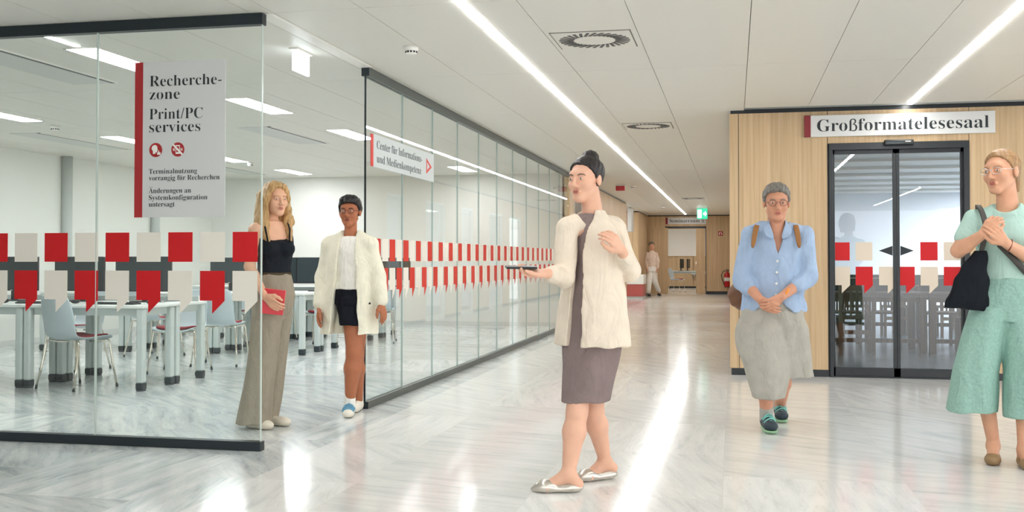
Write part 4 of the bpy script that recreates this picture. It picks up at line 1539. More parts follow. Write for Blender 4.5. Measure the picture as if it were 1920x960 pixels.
def face_parts(root, c, M_, hair_m, lip_m, sc=1.0, glasses=None, iris=(60, 70, 80)):
    def P(x, y, z):
        return tuple(c + M_ @ (np.array([x, y, z]) * sc))
    im = mat('iris', iris, 0.2)
    for sg in (-1, 1):
        mb_ = MB()
        mb_.sphere(P(sg * 0.031, -0.0845, 0.004), (0.0105 * sc, 0.0085 * sc, 0.0058 * sc), 0, 14)
        mb_.sphere(P(sg * 0.031, -0.0882, 0.004), 0.0056 * sc, 1, 10)
        mb_.build('eye', [M['eye_white'], im], root)
        MB().tube([P(sg * 0.014, -0.0925, 0.021), P(sg * 0.028, -0.0925, 0.0265), P(sg * 0.042, -0.084, 0.025), P(sg * 0.050, -0.074, 0.019)], [0.0018 * sc, 0.0026 * sc, 0.0022 * sc, 0.001 * sc], 8).build('eyebrow', hair_m, root)
    MB().tube([P(-0.021, -0.0885, -0.060), P(-0.009, -0.0955, -0.0565), P(0, -0.0965, -0.0580), P(0.009, -0.0955, -0.0565), P(0.021, -0.0885, -0.060)], [0.001, 0.0035 * sc, 0.003 * sc, 0.0035 * sc, 0.001], 8).tube(
        [P(-0.021, -0.0885, -0.0610), P(-0.008, -0.0950, -0.0665), P(0.008, -0.0950, -0.0665), P(0.021, -0.0885, -0.0610)], [0.001, 0.0042 * sc, 0.0042 * sc, 0.001], 8).build('lips', lip_m, root)
    if glasses is not None:
        mb_ = MB()
        for sg in (-1, 1):
            mb_.tube([P(sg * 0.033 + 0.023 * math.cos(t), -0.108 + 0.010 * abs(math.cos(t)) * (1 if sg * math.cos(t) > 0 else 0), 0.002 + 0.018 * math.sin(t)) for t in np.linspace(0, 2 * PI, 25)], 0.0016 * sc, 6)
            mb_.tube([P(sg * 0.056, -0.098, 0.006), P(sg * 0.078, -0.05, 0.008), P(sg * 0.080, 0.012, 0.010)], 0.0016 * sc, 6)
        mb_.tube([P(-0.010, -0.109, 0.006), P(0, -0.113, 0.010), P(0.010, -0.109, 0.006)], 0.0016 * sc, 6)
        mb_.build('glasses', glasses, root)


def hand(v, w, d, n, side, curl=0.35, sc=1.0, spread=0.0, thumb=0.5):
    """palm, four separate fingers and a thumb; w wrist, d finger direction, n palm normal, side +-1 gives the thumb side"""
    d = np.array(d, float)
    d /= np.linalg.norm(d)
    n = np.array(n, float)
    n -= d * (n @ d)
    n /= np.linalg.norm(n)
    t = np.cross(d, n) * side
    w = np.array(w, float)
    kn = []
    for i in range(4):
        b = w + sc * (d * (0.082 - 0.004 * abs(i - 1)) + t * (0.029 - 0.0195 * i))
        kn.append(b)
        v.cap(w + d * 0.012 * sc + t * (0.012 - 0.008 * i) * sc, b, 0.0155 * sc, 0.0105 * sc, 0.008)
    for i, L in enumerate((0.068, 0.077, 0.071, 0.056)):
        p, a = kn[i], 0.0
        dd0 = d + t * spread * (1.5 - i) * 0.12
        dd0 /= np.linalg.norm(dd0)
        for j, (fr, r0, r1) in enumerate(((0.44, 0.0092, 0.0085), (0.31, 0.0085, 0.0078), (0.25, 0.0078, 0.0066))):
            a += curl * (0.7 if j == 0 else 1.0)
            dd = dd0 * math.cos(a) + n * math.sin(a)
            q = p + dd * L * fr * sc
            v.cap(p, q, r0 * sc, r1 * sc, 0.003)
            p = q
    p0 = w + sc * (d * 0.022 + t * 0.022)
    p1 = w + sc * (d * 0.052 + t * 0.047 + n * 0.012)
    p2 = p1 + sc * (d * 0.030 + t * 0.010 * (1 - thumb) - t * 0.008 * thumb + n * 0.012)
    p3 = p2 + sc * (d * 0.024 - t * 0.008 * thumb + n * 0.008)
    v.chain([p0, p1, p2, p3], [0.0155 * sc, 0.012 * sc, 0.0105 * sc, 0.0085 * sc], 0.008)


def arm(v, sh, el, wr, r=(0.044, 0.036, 0.033, 0.024), k=0.02):
    sh, el, wr = (np.array(p, float) for p in (sh, el, wr))
    v.cap(sh, el, r[0], r[1], k)
    m = el + (wr - el) * 0.3
    v.cap(el, m, r[1], r[2] * 1.05, k * 0.7)
    v.cap(m, wr, r[2] * 1.05, r[3], k * 0.7)


def leg(v, hip, kn, an, r=(0.078, 0.050, 0.055, 0.034), k=0.025):
    hip, kn, an = (np.array(p, float) for p in (hip, kn, an))
    v.cap(hip, kn, r[0], r[1], k)
    back = np.array([0, 0.0, 0.0])
    m = kn + (an - kn) * 0.33
    v.cap(kn, m, r[1] * 0.96, r[2], k)
    v.cap(m, an, r[2], r[3], k)


def foot(v, an, d, L=0.235, h=0.03, k=0.02, pitch=0.0):
    """bare foot from the ankle along d"""
    d = np.array(d, float)
    d[2] = 0
    d /= np.linalg.norm(d)
    an = np.array(an, float)
    heel = np.array([an[0], an[1], 0]) - d * 0.045 + np.array([0, 0, 0.035 + pitch])
    ball = heel + d * L * 0.68 + np.array([0, 0, -0.010 - pitch])
    toe = heel + d * (L - 0.05) + np.array([0, 0, -0.014 - pitch])
    v.cap(an, heel, 0.034, 0.030, k)
    v.cap(an, ball, 0.036, 0.026, k)
    sd = np.array([-d[1], d[0], 0])
    v.cap(ball + sd * 0.018, toe + sd * 0.012, 0.024, 0.018, 0.015)
    v.cap(ball - sd * 0.018, toe - sd * 0.012, 0.022, 0.016, 0.015)
    return heel, ball, toe, d, sd


def shoe(v, an, d, L=0.27, w=0.043, ht=0.075, k=0.02, z0=0.0, point=0.0, top=None):
    d = np.array(d, float)
    d[2] = 0
    d /= np.linalg.norm(d)
    sd = np.array([-d[1], d[0], 0])
    an = np.array(an, float)
    R = np.stack([d, sd, np.array([0, 0, 1.0])], 1)
    g = np.array([an[0], an[1], z0])
    v.ell(g - d * 0.01 + [0, 0, ht * 0.52], (0.066, w * 0.86, ht * 0.62), k, R)
    v.ell(g + d * (L * 0.48) + [0, 0, 0.030], (L * 0.26, w, 0.034), k, R)
    v.ell(g + d * (L * 0.24) + [0, 0, ht * 0.42], (0.085, w * 0.86, ht * 0.50), k, R)
    if point:
        v.cap(g + d * (L * 0.55) + [0, 0, 0.022], g + d * (L * 0.55 + point) + [0, 0, 0.014], 0.026, 0.010, 0.03)
    if top is not None:
        v.cap(g - d * 0.005 + [0, 0, ht * 0.7], an + np.array([0, 0, top]), 0.042, 0.040, 0.015)
    v.cutf(lambda X, Y, Z: (z0 + 0.004) - Z + 0 * X)


def fabric(name, rgb, bump=0.12, bs=220, rough=0.85, noise=0.05, ns=14, stretch=(1, 1, 1), fold=0.55):
    m = mat(name, rgb, rough, spec=0.15, noise=noise, nscale=ns, bump=bump, bscale=bs, stretch=stretch)
    nt = m.node_tree
    tc = nt.nodes.new('ShaderNodeTexCoord')
    mp = nt.nodes.new('ShaderNodeMapping')
    mp.inputs['Scale'].default_value = (1.0, 1.0, 0.42)
    mp.inputs['Rotation'].default_value = (0.2, 0.25, 0.0)
    nt.links.new(tc.outputs['Object'], mp.inputs['Vector'])
    n = nt.nodes.new('ShaderNodeTexNoise')
    n.inputs['Scale'].default_value = 13
    n.inputs['Detail'].default_value = 2.5
    n.inputs['Distortion'].default_value = 1.2
    nt.links.new(mp.outputs[0], n.inputs['Vector'])
    b = nt.nodes.new('ShaderNodeBump')
    b.inputs['Strength'].default_value = fold
    b.inputs['Distance'].default_value = 0.035
    nt.links.new(n.outputs['Fac'], b.inputs['Height'])
    old = [x for x in nt.nodes if x.type == 'BUMP' and x != b]
    if old:
        nt.links.new(b.outputs['Normal'], old[0].inputs['Normal'])
    else:
        nt.links.new(b.outputs['Normal'], nt.nodes['Principled BSDF'].inputs['Normal'])
    return m


def skin(name, rgb):
    return mat(name, rgb, 0.5, spec=0.35, noise=0.05, nscale=18)


def hairm(name, c1, c2, rough=0.5):
    m = mat(name, c1, rough, spec=0.4, noise=0.0)
    nt = m.node_tree
    tc = nt.nodes.new('ShaderNodeTexCoord')
    mp = nt.nodes.new('ShaderNodeMapping')
    mp.inputs['Scale'].default_value = (70, 70, 6)
    nt.links.new(tc.outputs['Object'], mp.inputs['Vector'])
    n = nt.nodes.new('ShaderNodeTexNoise')
    n.inputs['Scale'].default_value = 1.6
    n.inputs['Detail'].default_value = 5
    nt.links.new(mp.outputs[0], n.inputs['Vector'])
    r = nt.nodes.new('ShaderNodeValToRGB')
    r.color_ramp.elements[0].position = 0.3
    r.color_ramp.elements[0].color = lin(c2)
    r.color_ramp.elements[1].position = 0.7
    r.color_ramp.elements[1].color = lin(c1)
    nt.links.new(n.outputs['Fac'], r.inputs['Fac'])
    p = nt.nodes['Principled BSDF']
    nt.links.new(r.outputs['Color'], p.inputs['Base Color'])
    b = nt.nodes.new('ShaderNodeBump')
    b.inputs['Strength'].default_value = 0.35
    b.inputs['Distance'].default_value = 0.006
    nt.links.new(n.outputs['Fac'], b.inputs['Height'])
    nt.links.new(b.outputs['Normal'], p.inputs['Normal'])
    return m


def hair_cap(v, c, M_, sc=1.0, thick=0.012, hl=0.066, low=-0.03, k=0.012):
    """hair over the skull, open at the face"""
    def P(x, y, z):
        return c + M_ @ (np.array([x, y, z]) * sc)
    v.ell(P(0, 0.020, 0.036), np.array([0.074 + thick, 0.093 + thick, 0.080 + thick]) * sc, 0.0, M_)
    # keep the region behind the hairline
    cc, f_, u_ = c, M_ @ np.array([0, -1.0, 0]), M_ @ np.array([0, 0, 1.0])
    r_ = M_ @ np.array([1.0, 0, 0])

    def keep(X, Y, Z):
        dx, dy, dz = X - cc[0], Y - cc[1], Z - cc[2]
        yy = (dx * f_[0] + dy * f_[1] + dz * f_[2]) / sc
        zz = (dx * u_[0] + dy * u_[1] + dz * u_[2]) / sc
        line = np.interp(zz, [-0.3, -0.08, 0.0, 0.045, hl, hl + 0.016], [0.0, -0.012, 0.006, 0.034, 0.066, 0.2])
        return np.maximum((yy - line) * sc * 0.8, (low - zz) * sc)
    v.cutf(keep)


SK = {}
lipm = mat('lips', (176, 98, 90), 0.4)
lip2 = mat('lips_dark', (128, 66, 58), 0.4)


# ---- the woman in the black top (leftmost), walking to the right with a red folder
p = Person('woman with long blonde hair, black top and taupe trousers holding a red folder', 6.65, 492, 802)
J = p.J
sk = skin('skin_fair', (222, 172, 142))
hr = hairm('hair_blonde', (206, 170, 116), (150, 112, 70))
yaw = 0.75
hc, hM = J(517, 374), rot(0.85, 0.05)
v = Vol((-0.42, -0.40, 0.0), (0.36, 0.40, 1.78), 0.0045)
build_head(v, hc, hM, 0.97, J(506, 432), 0.92)
sR, sL = J(480, 432, -0.10), J(531, 430, 0.11)
v.cap(sR, sL, 0.050, 0.050, 0.04)
v.loft([(0.98, *J(512, 540)[:2], 0.125, 0.085), (1.10, *J(515, 505)[:2], 0.105, 0.075), (1.25, *J(513, 470)[:2], 0.125, 0.088), (1.34, *J(508, 440)[:2], 0.135, 0.075), (1.41, *J(506, 428)[:2], 0.09, 0.055)], yaw, 0.03)
elR, wrR = J(468, 500, -0.13), J(497, 556, -0.19)
arm(v, sR, elR, wrR)
hand(v, wrR, J(522, 578, -0.20) - wrR, (0.3, 0.9, 0.1), 1, 0.32)
elL, wrL = J(533, 500, 0.20), J(527, 556, 0.14)
arm(v, sL, elL, wrL)
hand(v, wrL, (0.1, -0.1, -1), (-1, 0.2, 0), -1, 0.3)
leg(v, J(503, 560, -0.05), J(491, 680, -0.06), J(474, 788, -0.05), (0.07, 0.045, 0.042, 0.032))
leg(v, J(520, 560, 0.06), J(515, 680, 0.115), J(499, 782, 0.13), (0.07, 0.045, 0.042, 0.032))
v.mesh('body', sk, p.root)
face_parts(p.root, hc, hM, hr, lipm, 0.97)
# hair: long waves to the chest
v = Vol((-0.36, -0.36, 1.15), (0.34, 0.36, 1.80), 0.005)
hair_cap(v, hc, hM, 0.97, 0.018, hl=0.086, low=-0.06)
for (x, y, z, x2, y2, z2, r0, r1) in [(-0.075, 0.03, 0.03, -0.10, 0.03, -0.18, 0.035, 0.045), (-0.06, 0.075, 0.02, -0.08, 0.075, -0.24, 0.045, 0.045), (0.0, 0.10, 0.02, 0.0, 0.085, -0.24, 0.045, 0.05),
                                      (0.06, 0.075, 0.02, 0.08, 0.06, -0.24, 0.04, 0.045), (0.078, 0.02, 0.03, 0.095, -0.01, -0.15, 0.026, 0.034), (-0.092, 0.0, -0.14, -0.085, -0.075, -0.30, 0.042, 0.022), (0.092, -0.01, -0.15, 0.075, -0.075, -0.28, 0.034, 0.018),
                                      (-0.045, -0.035, 0.085, -0.078, -0.035, 0.0, 0.020, 0.024), (0.045, -0.035, 0.085, 0.078, -0.035, 0.0, 0.016, 0.016), (-0.078, -0.03, 0.0, -0.095, -0.01, -0.15, 0.022, 0.032)]:
    v.cap(hc + hM @ np.array([x, y, z]), hc + hM @ np.array([x2, y2, z2]), r0, r1, 0.03)
v.wrinkle(0.0032, 120, 120, 45, 0.4)
v.mesh('hair', hr, p.root)
# camisole
blk = fabric('black_knit', (30, 34, 40), 0.1, 260)
v = Vol((-0.32, -0.34, 0.9), (0.34, 0.36, 1.5), 0.006)
zt = 1.315
v.loft([(1.045, *J(514, 512)[:2], 0.118, 0.092), (1.12, *J(515, 498)[:2], 0.114, 0.088), (1.22, *J(514, 474)[:2], 0.136, 0.102), (1.27, *J(513, 465)[:2], 0.142, 0.106), (1.34, *J(510, 445)[:2], 0.138, 0.088)], yaw, 0.0)
c0 = J(514, 474)
for sg in (-1, 1):
    q = c0 + rot(yaw) @ np.array([sg * 0.062, -0.078, 0.0])
    v.ell((q[0], q[1], 1.225), (0.056, 0.056, 0.056), 0.03)
fwd = rot(yaw) @ np.array([0, -1.0, 0])
v.cutf(lambda X, Y, Z: Z - (1.325 - 0.055 * np.clip(((X - c0[0]) * fwd[0] + (Y - c0[1]) * fwd[1]) / 0.1, -1, 1)))
v.wrinkle(0.002, 40, 40, 55, 1.0)
cm = v.mesh('camisole', blk, p.root)
rv = rot(yaw)
for sg in (-1, 1):
    MB().tube([tuple(c0 * [1, 1, 0] + rv @ np.array([sg * 0.075, -0.098, 0]) + [0, 0, 1.27]), tuple(c0 * [1, 1, 0] + rv @ np.array([sg * 0.085, -0.075, 0]) + [0, 0, 1.36]), tuple(c0 * [1, 1, 0] + rv @ np.array([sg * 0.085, -0.01, 0]) + [0, 0, 1.43]), tuple(c0 * [1, 1, 0] + rv @ np.array([sg * 0.075, 0.075, 0]) + [0, 0, 1.32])], 0.006, 8).build('shoulder_strap', blk, p.root)
# trousers
tp = fabric('taupe_twill', (152, 142, 126), 0.1, 240)
v = Vol((-0.46, -0.36, 0.0), (0.36, 0.42, 1.12), 0.006)
v.loft([(0.74, *J(509, 602)[:2], 0.105, 0.085), (0.83, *J(511, 578)[:2], 0.145, 0.116), (0.90, *J(512, 560)[:2], 0.152, 0.122), (1.0, *J(514, 530)[:2], 0.132, 0.105), (1.055, *J(514, 512)[:2], 0.118, 0.094)], yaw, 0.0, folds=[(7, 0.015, 0.01, 0, 2)])
A_ = [(0.035, *J(476, 790, -0.06)[:2], 0.118, 0.098), (0.25, *J(483, 735, -0.06)[:2], 0.105, 0.092), (0.5, *J(492, 670, -0.06)[:2], 0.098, 0.092), (0.75, *J(500, 600, -0.05)[:2], 0.104, 0.10), (0.88, *J(505, 565, -0.04)[:2], 0.10, 0.10)]
v.loft(A_, 0.6, 0.02, folds=[(5, 0.05, 0.01, 0.6, 3), (9, 0.018, 0.0, 2.0, 5)])
B_ = [(0.045, *J(499, 784, 0.13)[:2], 0.085, 0.08), (0.25, *J(508, 735, 0.12)[:2], 0.083, 0.082), (0.5, *J(517, 670, 0.11)[:2], 0.085, 0.085), (0.75, *J(521, 600, 0.07)[:2], 0.098, 0.095), (0.88, *J(520, 565, 0.05)[:2], 0.10, 0.10)]
v.loft(B_, 0.6, 0.006, folds=[(5, 0.05, 0.01, 1.6, -3), (8, 0.02, 0.0, 0.3, 4)])
v.wrinkle(0.0022, 26, 26, 11, 0.3)
v.mesh('trousers', tp, p.root)
v = Vol((-0.25, -0.25, 1.0), (0.3, 0.3, 1.1), 0.006)
v.loft([(1.042, *J(514, 512)[:2], 0.121, 0.097), (1.064, *J(514, 511)[:2], 0.119, 0.095)], yaw, 0.0)
v.mesh('belt', fabric('belt_dark', (78, 66, 50)), p.root)
shm = mat('canvas_shoe', (222, 214, 196), 0.7, noise=0.04)
for an, nm in ((J(474, 788, -0.04), 'shoe'), (J(507, 782, 0.12), 'shoe')):
    v = Vol(an + np.array([-0.14, -0.2, -0.2]), an + np.array([0.32, 0.2, 0.12]), 0.005)
    v_an = np.array([an[0], an[1], 0.07])
    shoe(v, v_an, (1, -0.35, 0), 0.25, 0.042, 0.065)
    so = v.mesh('shoe', shm, p.root)
# the folder in her hand
fo = thing('folder', 'red folder with a clear cover held at the hip of the blonde woman', 'folder', p.base + J(511, 566, -0.165) + np.array([0, -0.0, 0]), 0.25)
MB().box(-0.075, 0.075, -0.006, 0.006, -0.083, 0.083, bev=0.002).build('cover', mat('folder_red', (206, 36, 50), 0.3), fo)
MB().box(-0.072, 0.079, 0.0065, 0.009, -0.08, 0.086).build('paper', mat('folder_pink', (226, 120, 116), 0.4), fo)
fo.rotation_euler = (0.0, 0.12, 0.35)

# ---- the woman in the cream jacket
p = Person('woman with black hair in long cream jacket, white top and black shorts', 7.34, 658, 777)
J = p.J
sk = skin('skin_brown', (172, 106, 74))
hr = hairm('hair_black', (34, 32, 34), (18, 16, 18), 0.4)
hc, hM = J(656, 397), rot(0.12, 0.03)
v = Vol((-0.42, -0.40, 0.0), (0.42, 0.62, 1.70), 0.0045)
build_head(v, hc, hM, 0.98, J(657, 450), 0.95)
sA, sB = J(620, 460), J(693, 460)
v.cap(sA, sB, 0.045, 0.045, 0.04)
v.loft([(0.88, *J(660, 545)[:2], 0.135, 0.09), (1.02, *J(660, 510)[:2], 0.11, 0.08), (1.2, *J(659, 470)[:2], 0.13, 0.085), (1.30, *J(658, 445)[:2], 0.10, 0.06)], 0.1, 0.03)
eA, wA = J(607, 520, 0.02), J(600, 576, -0.08)
arm(v, sA, eA, wA)
hand(v, wA, J(594, 612, -0.12) - wA, (1, 0.2, 0), 1, 0.3)
eB, wB = J(707, 518, 0.03), J(715, 568, -0.02)
arm(v, sB, eB, wB)
hand(v, wB, J(722, 602, -0.04) - wB, (-1, 0.3, 0), -1, 0.25)
kA, aA = J(664, 660, -0.06), J(656, 752, -0.03)
leg(v, J(663, 575), kA, aA, (0.092, 0.058, 0.062, 0.036))
kB, aB = J(668, 664, 0.06), J(672, 748, 0.22)
leg(v, J(672, 575, 0.02), kB, aB, (0.09, 0.056, 0.058, 0.034))
v.mesh('body', sk, p.root)
face_parts(p.root, hc, hM, hr, lip2, 0.98, glasses=M['bezel'])
v = Vol((-0.2, -0.2, 1.35), (0.2, 0.25, 1.72), 0.005)
hair_cap(v, hc, hM, 0.98, 0.016, low=-0.05)
v.ell(hc + hM @ np.array([0, -0.03, 0.09]), (0.07, 0.05, 0.03), 0.03, hM)
v.wrinkle(0.0022, 110, 110, 60, 0.2)
v.mesh('hair', hr, p.root)
ws = fabric('white_jersey', (236, 234, 226), 0.06, 200)
v = Vol((-0.3, -0.3, 0.85), (0.3, 0.3, 1.42), 0.006)
v.loft([(0.93, *J(662, 540)[:2], 0.150, 0.112), (1.05, *J(661, 505)[:2], 0.138, 0.104), (1.2, *J(659, 470)[:2], 0.148, 0.105), (1.285, *J(658, 447)[:2], 0.125, 0.08), (1.325, *J(658, 440)[:2], 0.08, 0.062)], 0.1, 0.0, folds=[(6, 0.02, 0.0, 0, 3)])
v.wrinkle(0.0022, 30, 30, 24, 0.7)
v.mesh('t_shirt', ws, p.root)
v = Vol((-0.3, -0.3, 0.6), (0.3, 0.35, 1.0), 0.006)
v.loft([(0.82, *J(664, 570)[:2], 0.155, 0.115), (0.96, *J(662, 540)[:2], 0.140, 0.105)], 0.1, 0.0)
v.loft([(0.665, *J(663, 605, -0.02)[:2], 0.100, 0.105), (0.86, *J(656, 560)[:2], 0.105, 0.108)], 0, 0.02)
v.loft([(0.69, *J(677, 605, 0.06)[:2], 0.098, 0.105), (0.86, *J(674, 560, 0.02)[:2], 0.105, 0.108)], 0, 0.02)
v.wrinkle(0.002, 30, 30, 30, 0.5)
v.mesh('shorts', fabric('black_cotton', (26, 28, 36), 0.08), p.root)
# open jacket
cj = fabric('cream_cotton', (232, 228, 208), 0.1, 180)
v = Vol((-0.44, -0.42, 0.45), (0.42, 0.46, 1.46), 0.006)


def opening(u, w_, Z, X, Y):
    half = 0.050 + np.clip(1.30 - Z, 0, 0.9) * 0.075
    return np.where(w_ < 0.0, half - np.abs(u - 0.012), -0.5)


def shell_cut(u, w_, Z, X, Y):
    half = 0.060 + np.clip(1.30 - Z, 0, 0.9) * 0.07
    return np.where(w_ < 0.01, half - np.abs(u - 0.0), -1.0)


v.loft([(0.60, *J(653, 615)[:2], 0.215, 0.160), (0.85, *J(655, 565)[:2], 0.195, 0.150), (1.1, *J(657, 495)[:2], 0.178, 0.138), (1.22, *J(657, 466)[:2], 0.176, 0.118), (1.29, *J(657, 448)[:2], 0.150, 0.085), (1.325, *J(657, 438)[:2], 0.110, 0.068), (1.36, *J(657, 430)[:2], 0.070, 0.062)], 0.08, 0.0,
       folds=[(7, 0.035, 0.0, 0.5, 2), (4, 0.03, 0.0, 1.5, 1)], cut=shell_cut)
for s_, e_, w_ in ((sA, eA, wA), (sB, eB, wB)):
    v.cap(np.array([s_[0] * 0.45, s_[1], 1.325]), s_ + [0, 0, 0.005], 0.040, 0.058, 0.02)
    v.cap(s_, e_, 0.062, 0.062, 0.035)
    v.cap(e_, e_ + (w_ - e_) * 0.88, 0.062, 0.054, 0.035)
cc = J(657, 440)
v.ell((cc[0], cc[1] - 0.05, 1.37), (0.058, 0.075, 0.10), 0.01, None, True)
for sgn in (-1, 1):
    pass
v.wrinkle(0.003, 24, 24, 20, 0.2)
v.mesh('jacket', cj, p.root)
whs = mat('trainer_white', (228, 222, 208), 0.6)
blu = mat('trainer_blue', (96, 150, 178), 0.6)
v = Vol(aA + np.array([-0.2, -0.36, -0.3]), aA + np.array([0.25, 0.2, 0.12]), 0.005)
shoe(v, (aA[0], aA[1], 0.08), (0.28, -1, 0), 0.25, 0.044, 0.075)
so = v.mesh('shoe', whs, p.root)
v = Vol(aA + np.array([-0.12, -0.2, -0.12]), aA + np.array([0.12, 0.12, 0.14]), 0.005)
v.cap((aA[0], aA[1], 0.07), aA + np.array([0.002, 0, 0.055]), 0.042, 0.041, 0)
v.mesh('sock', ws, p.root)
dd = np.array([0.28, -1, 0]) / 1.038
for k_ in range(3):
    q = np.array([aA[0], aA[1], 0]) + dd * (0.075 + 0.03 * k_)
    sdv = np.array([-dd[1], dd[0], 0])
    MB().tube([tuple(q - sdv * 0.042 + [0, 0, 0.052 - 0.004 * k_]), tuple(q - sdv * 0.022 + [0, 0, 0.080 - 0.009 * k_]), tuple(q + [0, 0, 0.090 - 0.011 * k_]), tuple(q + sdv * 0.022 + [0, 0, 0.080 - 0.009 * k_]), tuple(q + sdv * 0.042 + [0, 0, 0.052 - 0.004 * k_])], 0.009, 8).build('blue_stripe', blu, so)
aBs = np.array([aB[0], aB[1], 0.0])
v = Vol(aB + np.array([-0.2, -0.36, -0.4]), aB + np.array([0.25, 0.25, 0.12]), 0.006)
z_ = max(0.0, aB[2] - 0.10)
shoe(v, (aB[0], aB[1], aB[2]), (0.1, -1, 0), 0.24, 0.042, 0.075, z0=z_)
v.mesh('shoe', whs, p.root)

# ---- the walking woman in the middle with the cream blazer
p = Person('woman striding past in cream blazer over a mauve dress, dark hair in a bun', 5.28, 1085, 910)
J = p.J
sk = skin('skin_rose', (226, 176, 150))
hr = hairm('hair_dark', (48, 44, 44), (26, 22, 24), 0.45)
yaw = -0.55
hc, hM = J(1098, 337), rot(-0.45, 0.05)
v = Vol((-0.42, -0.42, 0.0), (0.42, 0.40, 1.78), 0.0045)
build_head(v, hc, hM, 1.0, J(1111, 398), 1.0)
sA, sB = J(1064, 430, -0.10), J(1152, 430, 0.08)
v.cap(sA, sB, 0.036, 0.036, 0.03)
v.loft([(0.85, *J(1110, 600)[:2], 0.14, 0.10), (1.05, *J(1112, 520)[:2], 0.105, 0.08), (1.22, *J(1108, 460)[:2], 0.125, 0.085), (1.31, *J(1108, 425)[:2], 0.11, 0.06)], yaw, 0.03)
eA, wA = J(1058, 520, -0.12), J(1024, 512, -0.30)
arm(v, sA, eA, wA)
hand(v, wA, (-1.0, -0.35, -0.02), (0.2, -0.4, 1.0), -1, 0.45)
eB, wB = J(1180, 508, 0.02), J(1166, 470, -0.18)
arm(v, sB, eB, wB)
hand(v, wB, (-0.45, -0.5, 0.65), (-0.7, 0.3, 0.0), 1, 0.5)
kA, aA = J(1082, 772, -0.10), J(1066, 886, -0.16)
leg(v, J(1098, 620, -0.02), kA, aA, (0.085, 0.052, 0.056, 0.033))
kB, aB = J(1112, 765, 0.06), J(1134, 862, 0.18)
leg(v, J(1118, 620, 0.02), kB, aB, (0.085, 0.052, 0.054, 0.032))
foot(v, (aA[0], aA[1], 0.085), (-1, -0.25, 0), 0.225, pitch=0.004)
foot(v, (aB[0], aB[1], 0.085), (-0.75, -0.6, 0), 0.215, pitch=0.02)
v.mesh('body', sk, p.root)
face_parts(p.root, hc, hM, hr, lipm, 1.0)
v = Vol((-0.25, -0.25, 1.35), (0.30, 0.30, 1.85), 0.005)
hair_cap(v, hc, hM, 1.0, 0.010, hl=0.082, low=-0.055)
v.ell(hc + hM @ np.array([0.0, 0.050, 0.118]), (0.044, 0.042, 0.036), 0.012, hM)
v.wrinkle(0.0018, 110, 110, 60, 0.9)
v.mesh('hair', hr, p.root)
dm = fabric('mauve_jersey', (136, 120, 118), 0.12, 200)
v = Vol((-0.32, -0.34, 0.35), (0.36, 0.34, 1.42), 0.006)
v.loft([(0.435, *J(1099, 750, -0.02)[:2], 0.118, 0.135), (0.55, *J(1103, 710, -0.02)[:2], 0.140, 0.138), (0.72, *J(1110, 650)[:2], 0.165, 0.130), (0.85, *J(1111, 600)[:2], 0.165, 0.125), (1.05, *J(1112, 520)[:2], 0.130, 0.10), (1.22, *J(1108, 460)[:2], 0.142, 0.100), (1.31, *J(1107, 427)[:2], 0.120, 0.078), (1.365, *J(1109, 409)[:2], 0.085, 0.066), (1.385, *J(1109, 404)[:2], 0.068, 0.06)], yaw, 0.0,
       folds=[(6, 0.02, 0.01, 0.2, 4)])
v.wrinkle(0.003, 22, 22, 18, 0.8)
v.mesh('dress', dm, p.root)
cb = fabric('cream_linen', (230, 216, 198), 0.1, 170)
v = Vol((-0.42, -0.42, 0.60), (0.44, 0.42, 1.46), 0.006)


def blaz(u, w_, Z, X, Y):
    half = 0.028 + np.clip(1.32 - Z, 0, 0.7) * 0.035 + np.clip(Z - 1.15, 0, 0.2) * 0.10
    return np.where(w_ < 0.0, half - np.abs(u + 0.0), -1.0)


v.loft([(0.715, *J(1112, 645)[:2], 0.215, 0.165), (0.9, *J(1113, 580)[:2], 0.195, 0.150), (1.08, *J(1113, 515)[:2], 0.165, 0.128), (1.22, *J(1109, 460)[:2], 0.168, 0.118), (1.31, *J(1108, 426)[:2], 0.145, 0.085), (1.355, *J(1110, 412)[:2], 0.105, 0.068), (1.40, *J(1111, 398)[:2], 0.068, 0.062)], yaw, 0.0,
       folds=[(5, 0.03, 0.0, 1.2, 1.5), (9, 0.012, 0.0, 0.4, 2)], cut=blaz)
nb_ = J(1110, 408)
for s_, e_, w_ in ((sA, eA, wA), (sB, eB, wB)):
    v.cap(nb_ + (s_ - nb_) * 0.36 + [0, 0, 0.004], s_ + [0, 0, 0.004], 0.046, 0.056, 0.02)
    v.cap(s_, e_, 0.060, 0.054, 0.015)
    v.cap(e_, e_ + (w_ - e_) * 0.7, 0.054, 0.043, 0.012)
cc = J(1109, 404)
fv = rot(yaw) @ np.array([0, -1.0, 0])
v.ell((cc[0] + fv[0] * 0.05, cc[1] + fv[1] * 0.05, 1.405), (0.052, 0.058, 0.085), 0.01, None, True)
v.wrinkle(0.0035, 26, 26, 20, 1.4)
bz = v.mesh('blazer', cb, p.root)
slv = mat('silver_leather', (206, 200, 190), 0.25, metal=0.7)
for an, d_, z0 in ((aA, (-1, -0.25, 0), 0.0), (aB, (-0.75, -0.6, 0), 0.0)):
    v = Vol((an[0] - 0.34, an[1] - 0.30, -0.02), (an[0] + 0.16, an[1] + 0.18, 0.2), 0.005)
    shoe(v, (an[0], an[1], 0.06), d_, 0.225, 0.040, 0.045, z0=0.0, point=0.055)
    dn = np.array(d_) / np.linalg.norm(d_)
    sd_ = np.array([-dn[1], dn[0], 0])
    v.ell(np.array([an[0], an[1], 0.085]) + dn * 0.03, (0.072, 0.030, 0.048), 0.004, np.stack([dn, sd_, np.array([0, 0, 1.0])], 1), True)
    v.mesh('shoe', slv, p.root)
ph = thing('phone', 'dark phone in the outstretched hand of the striding woman', 'phone', p.base + wA + np.array([-0.115, -0.045, 0.028]), -0.2)
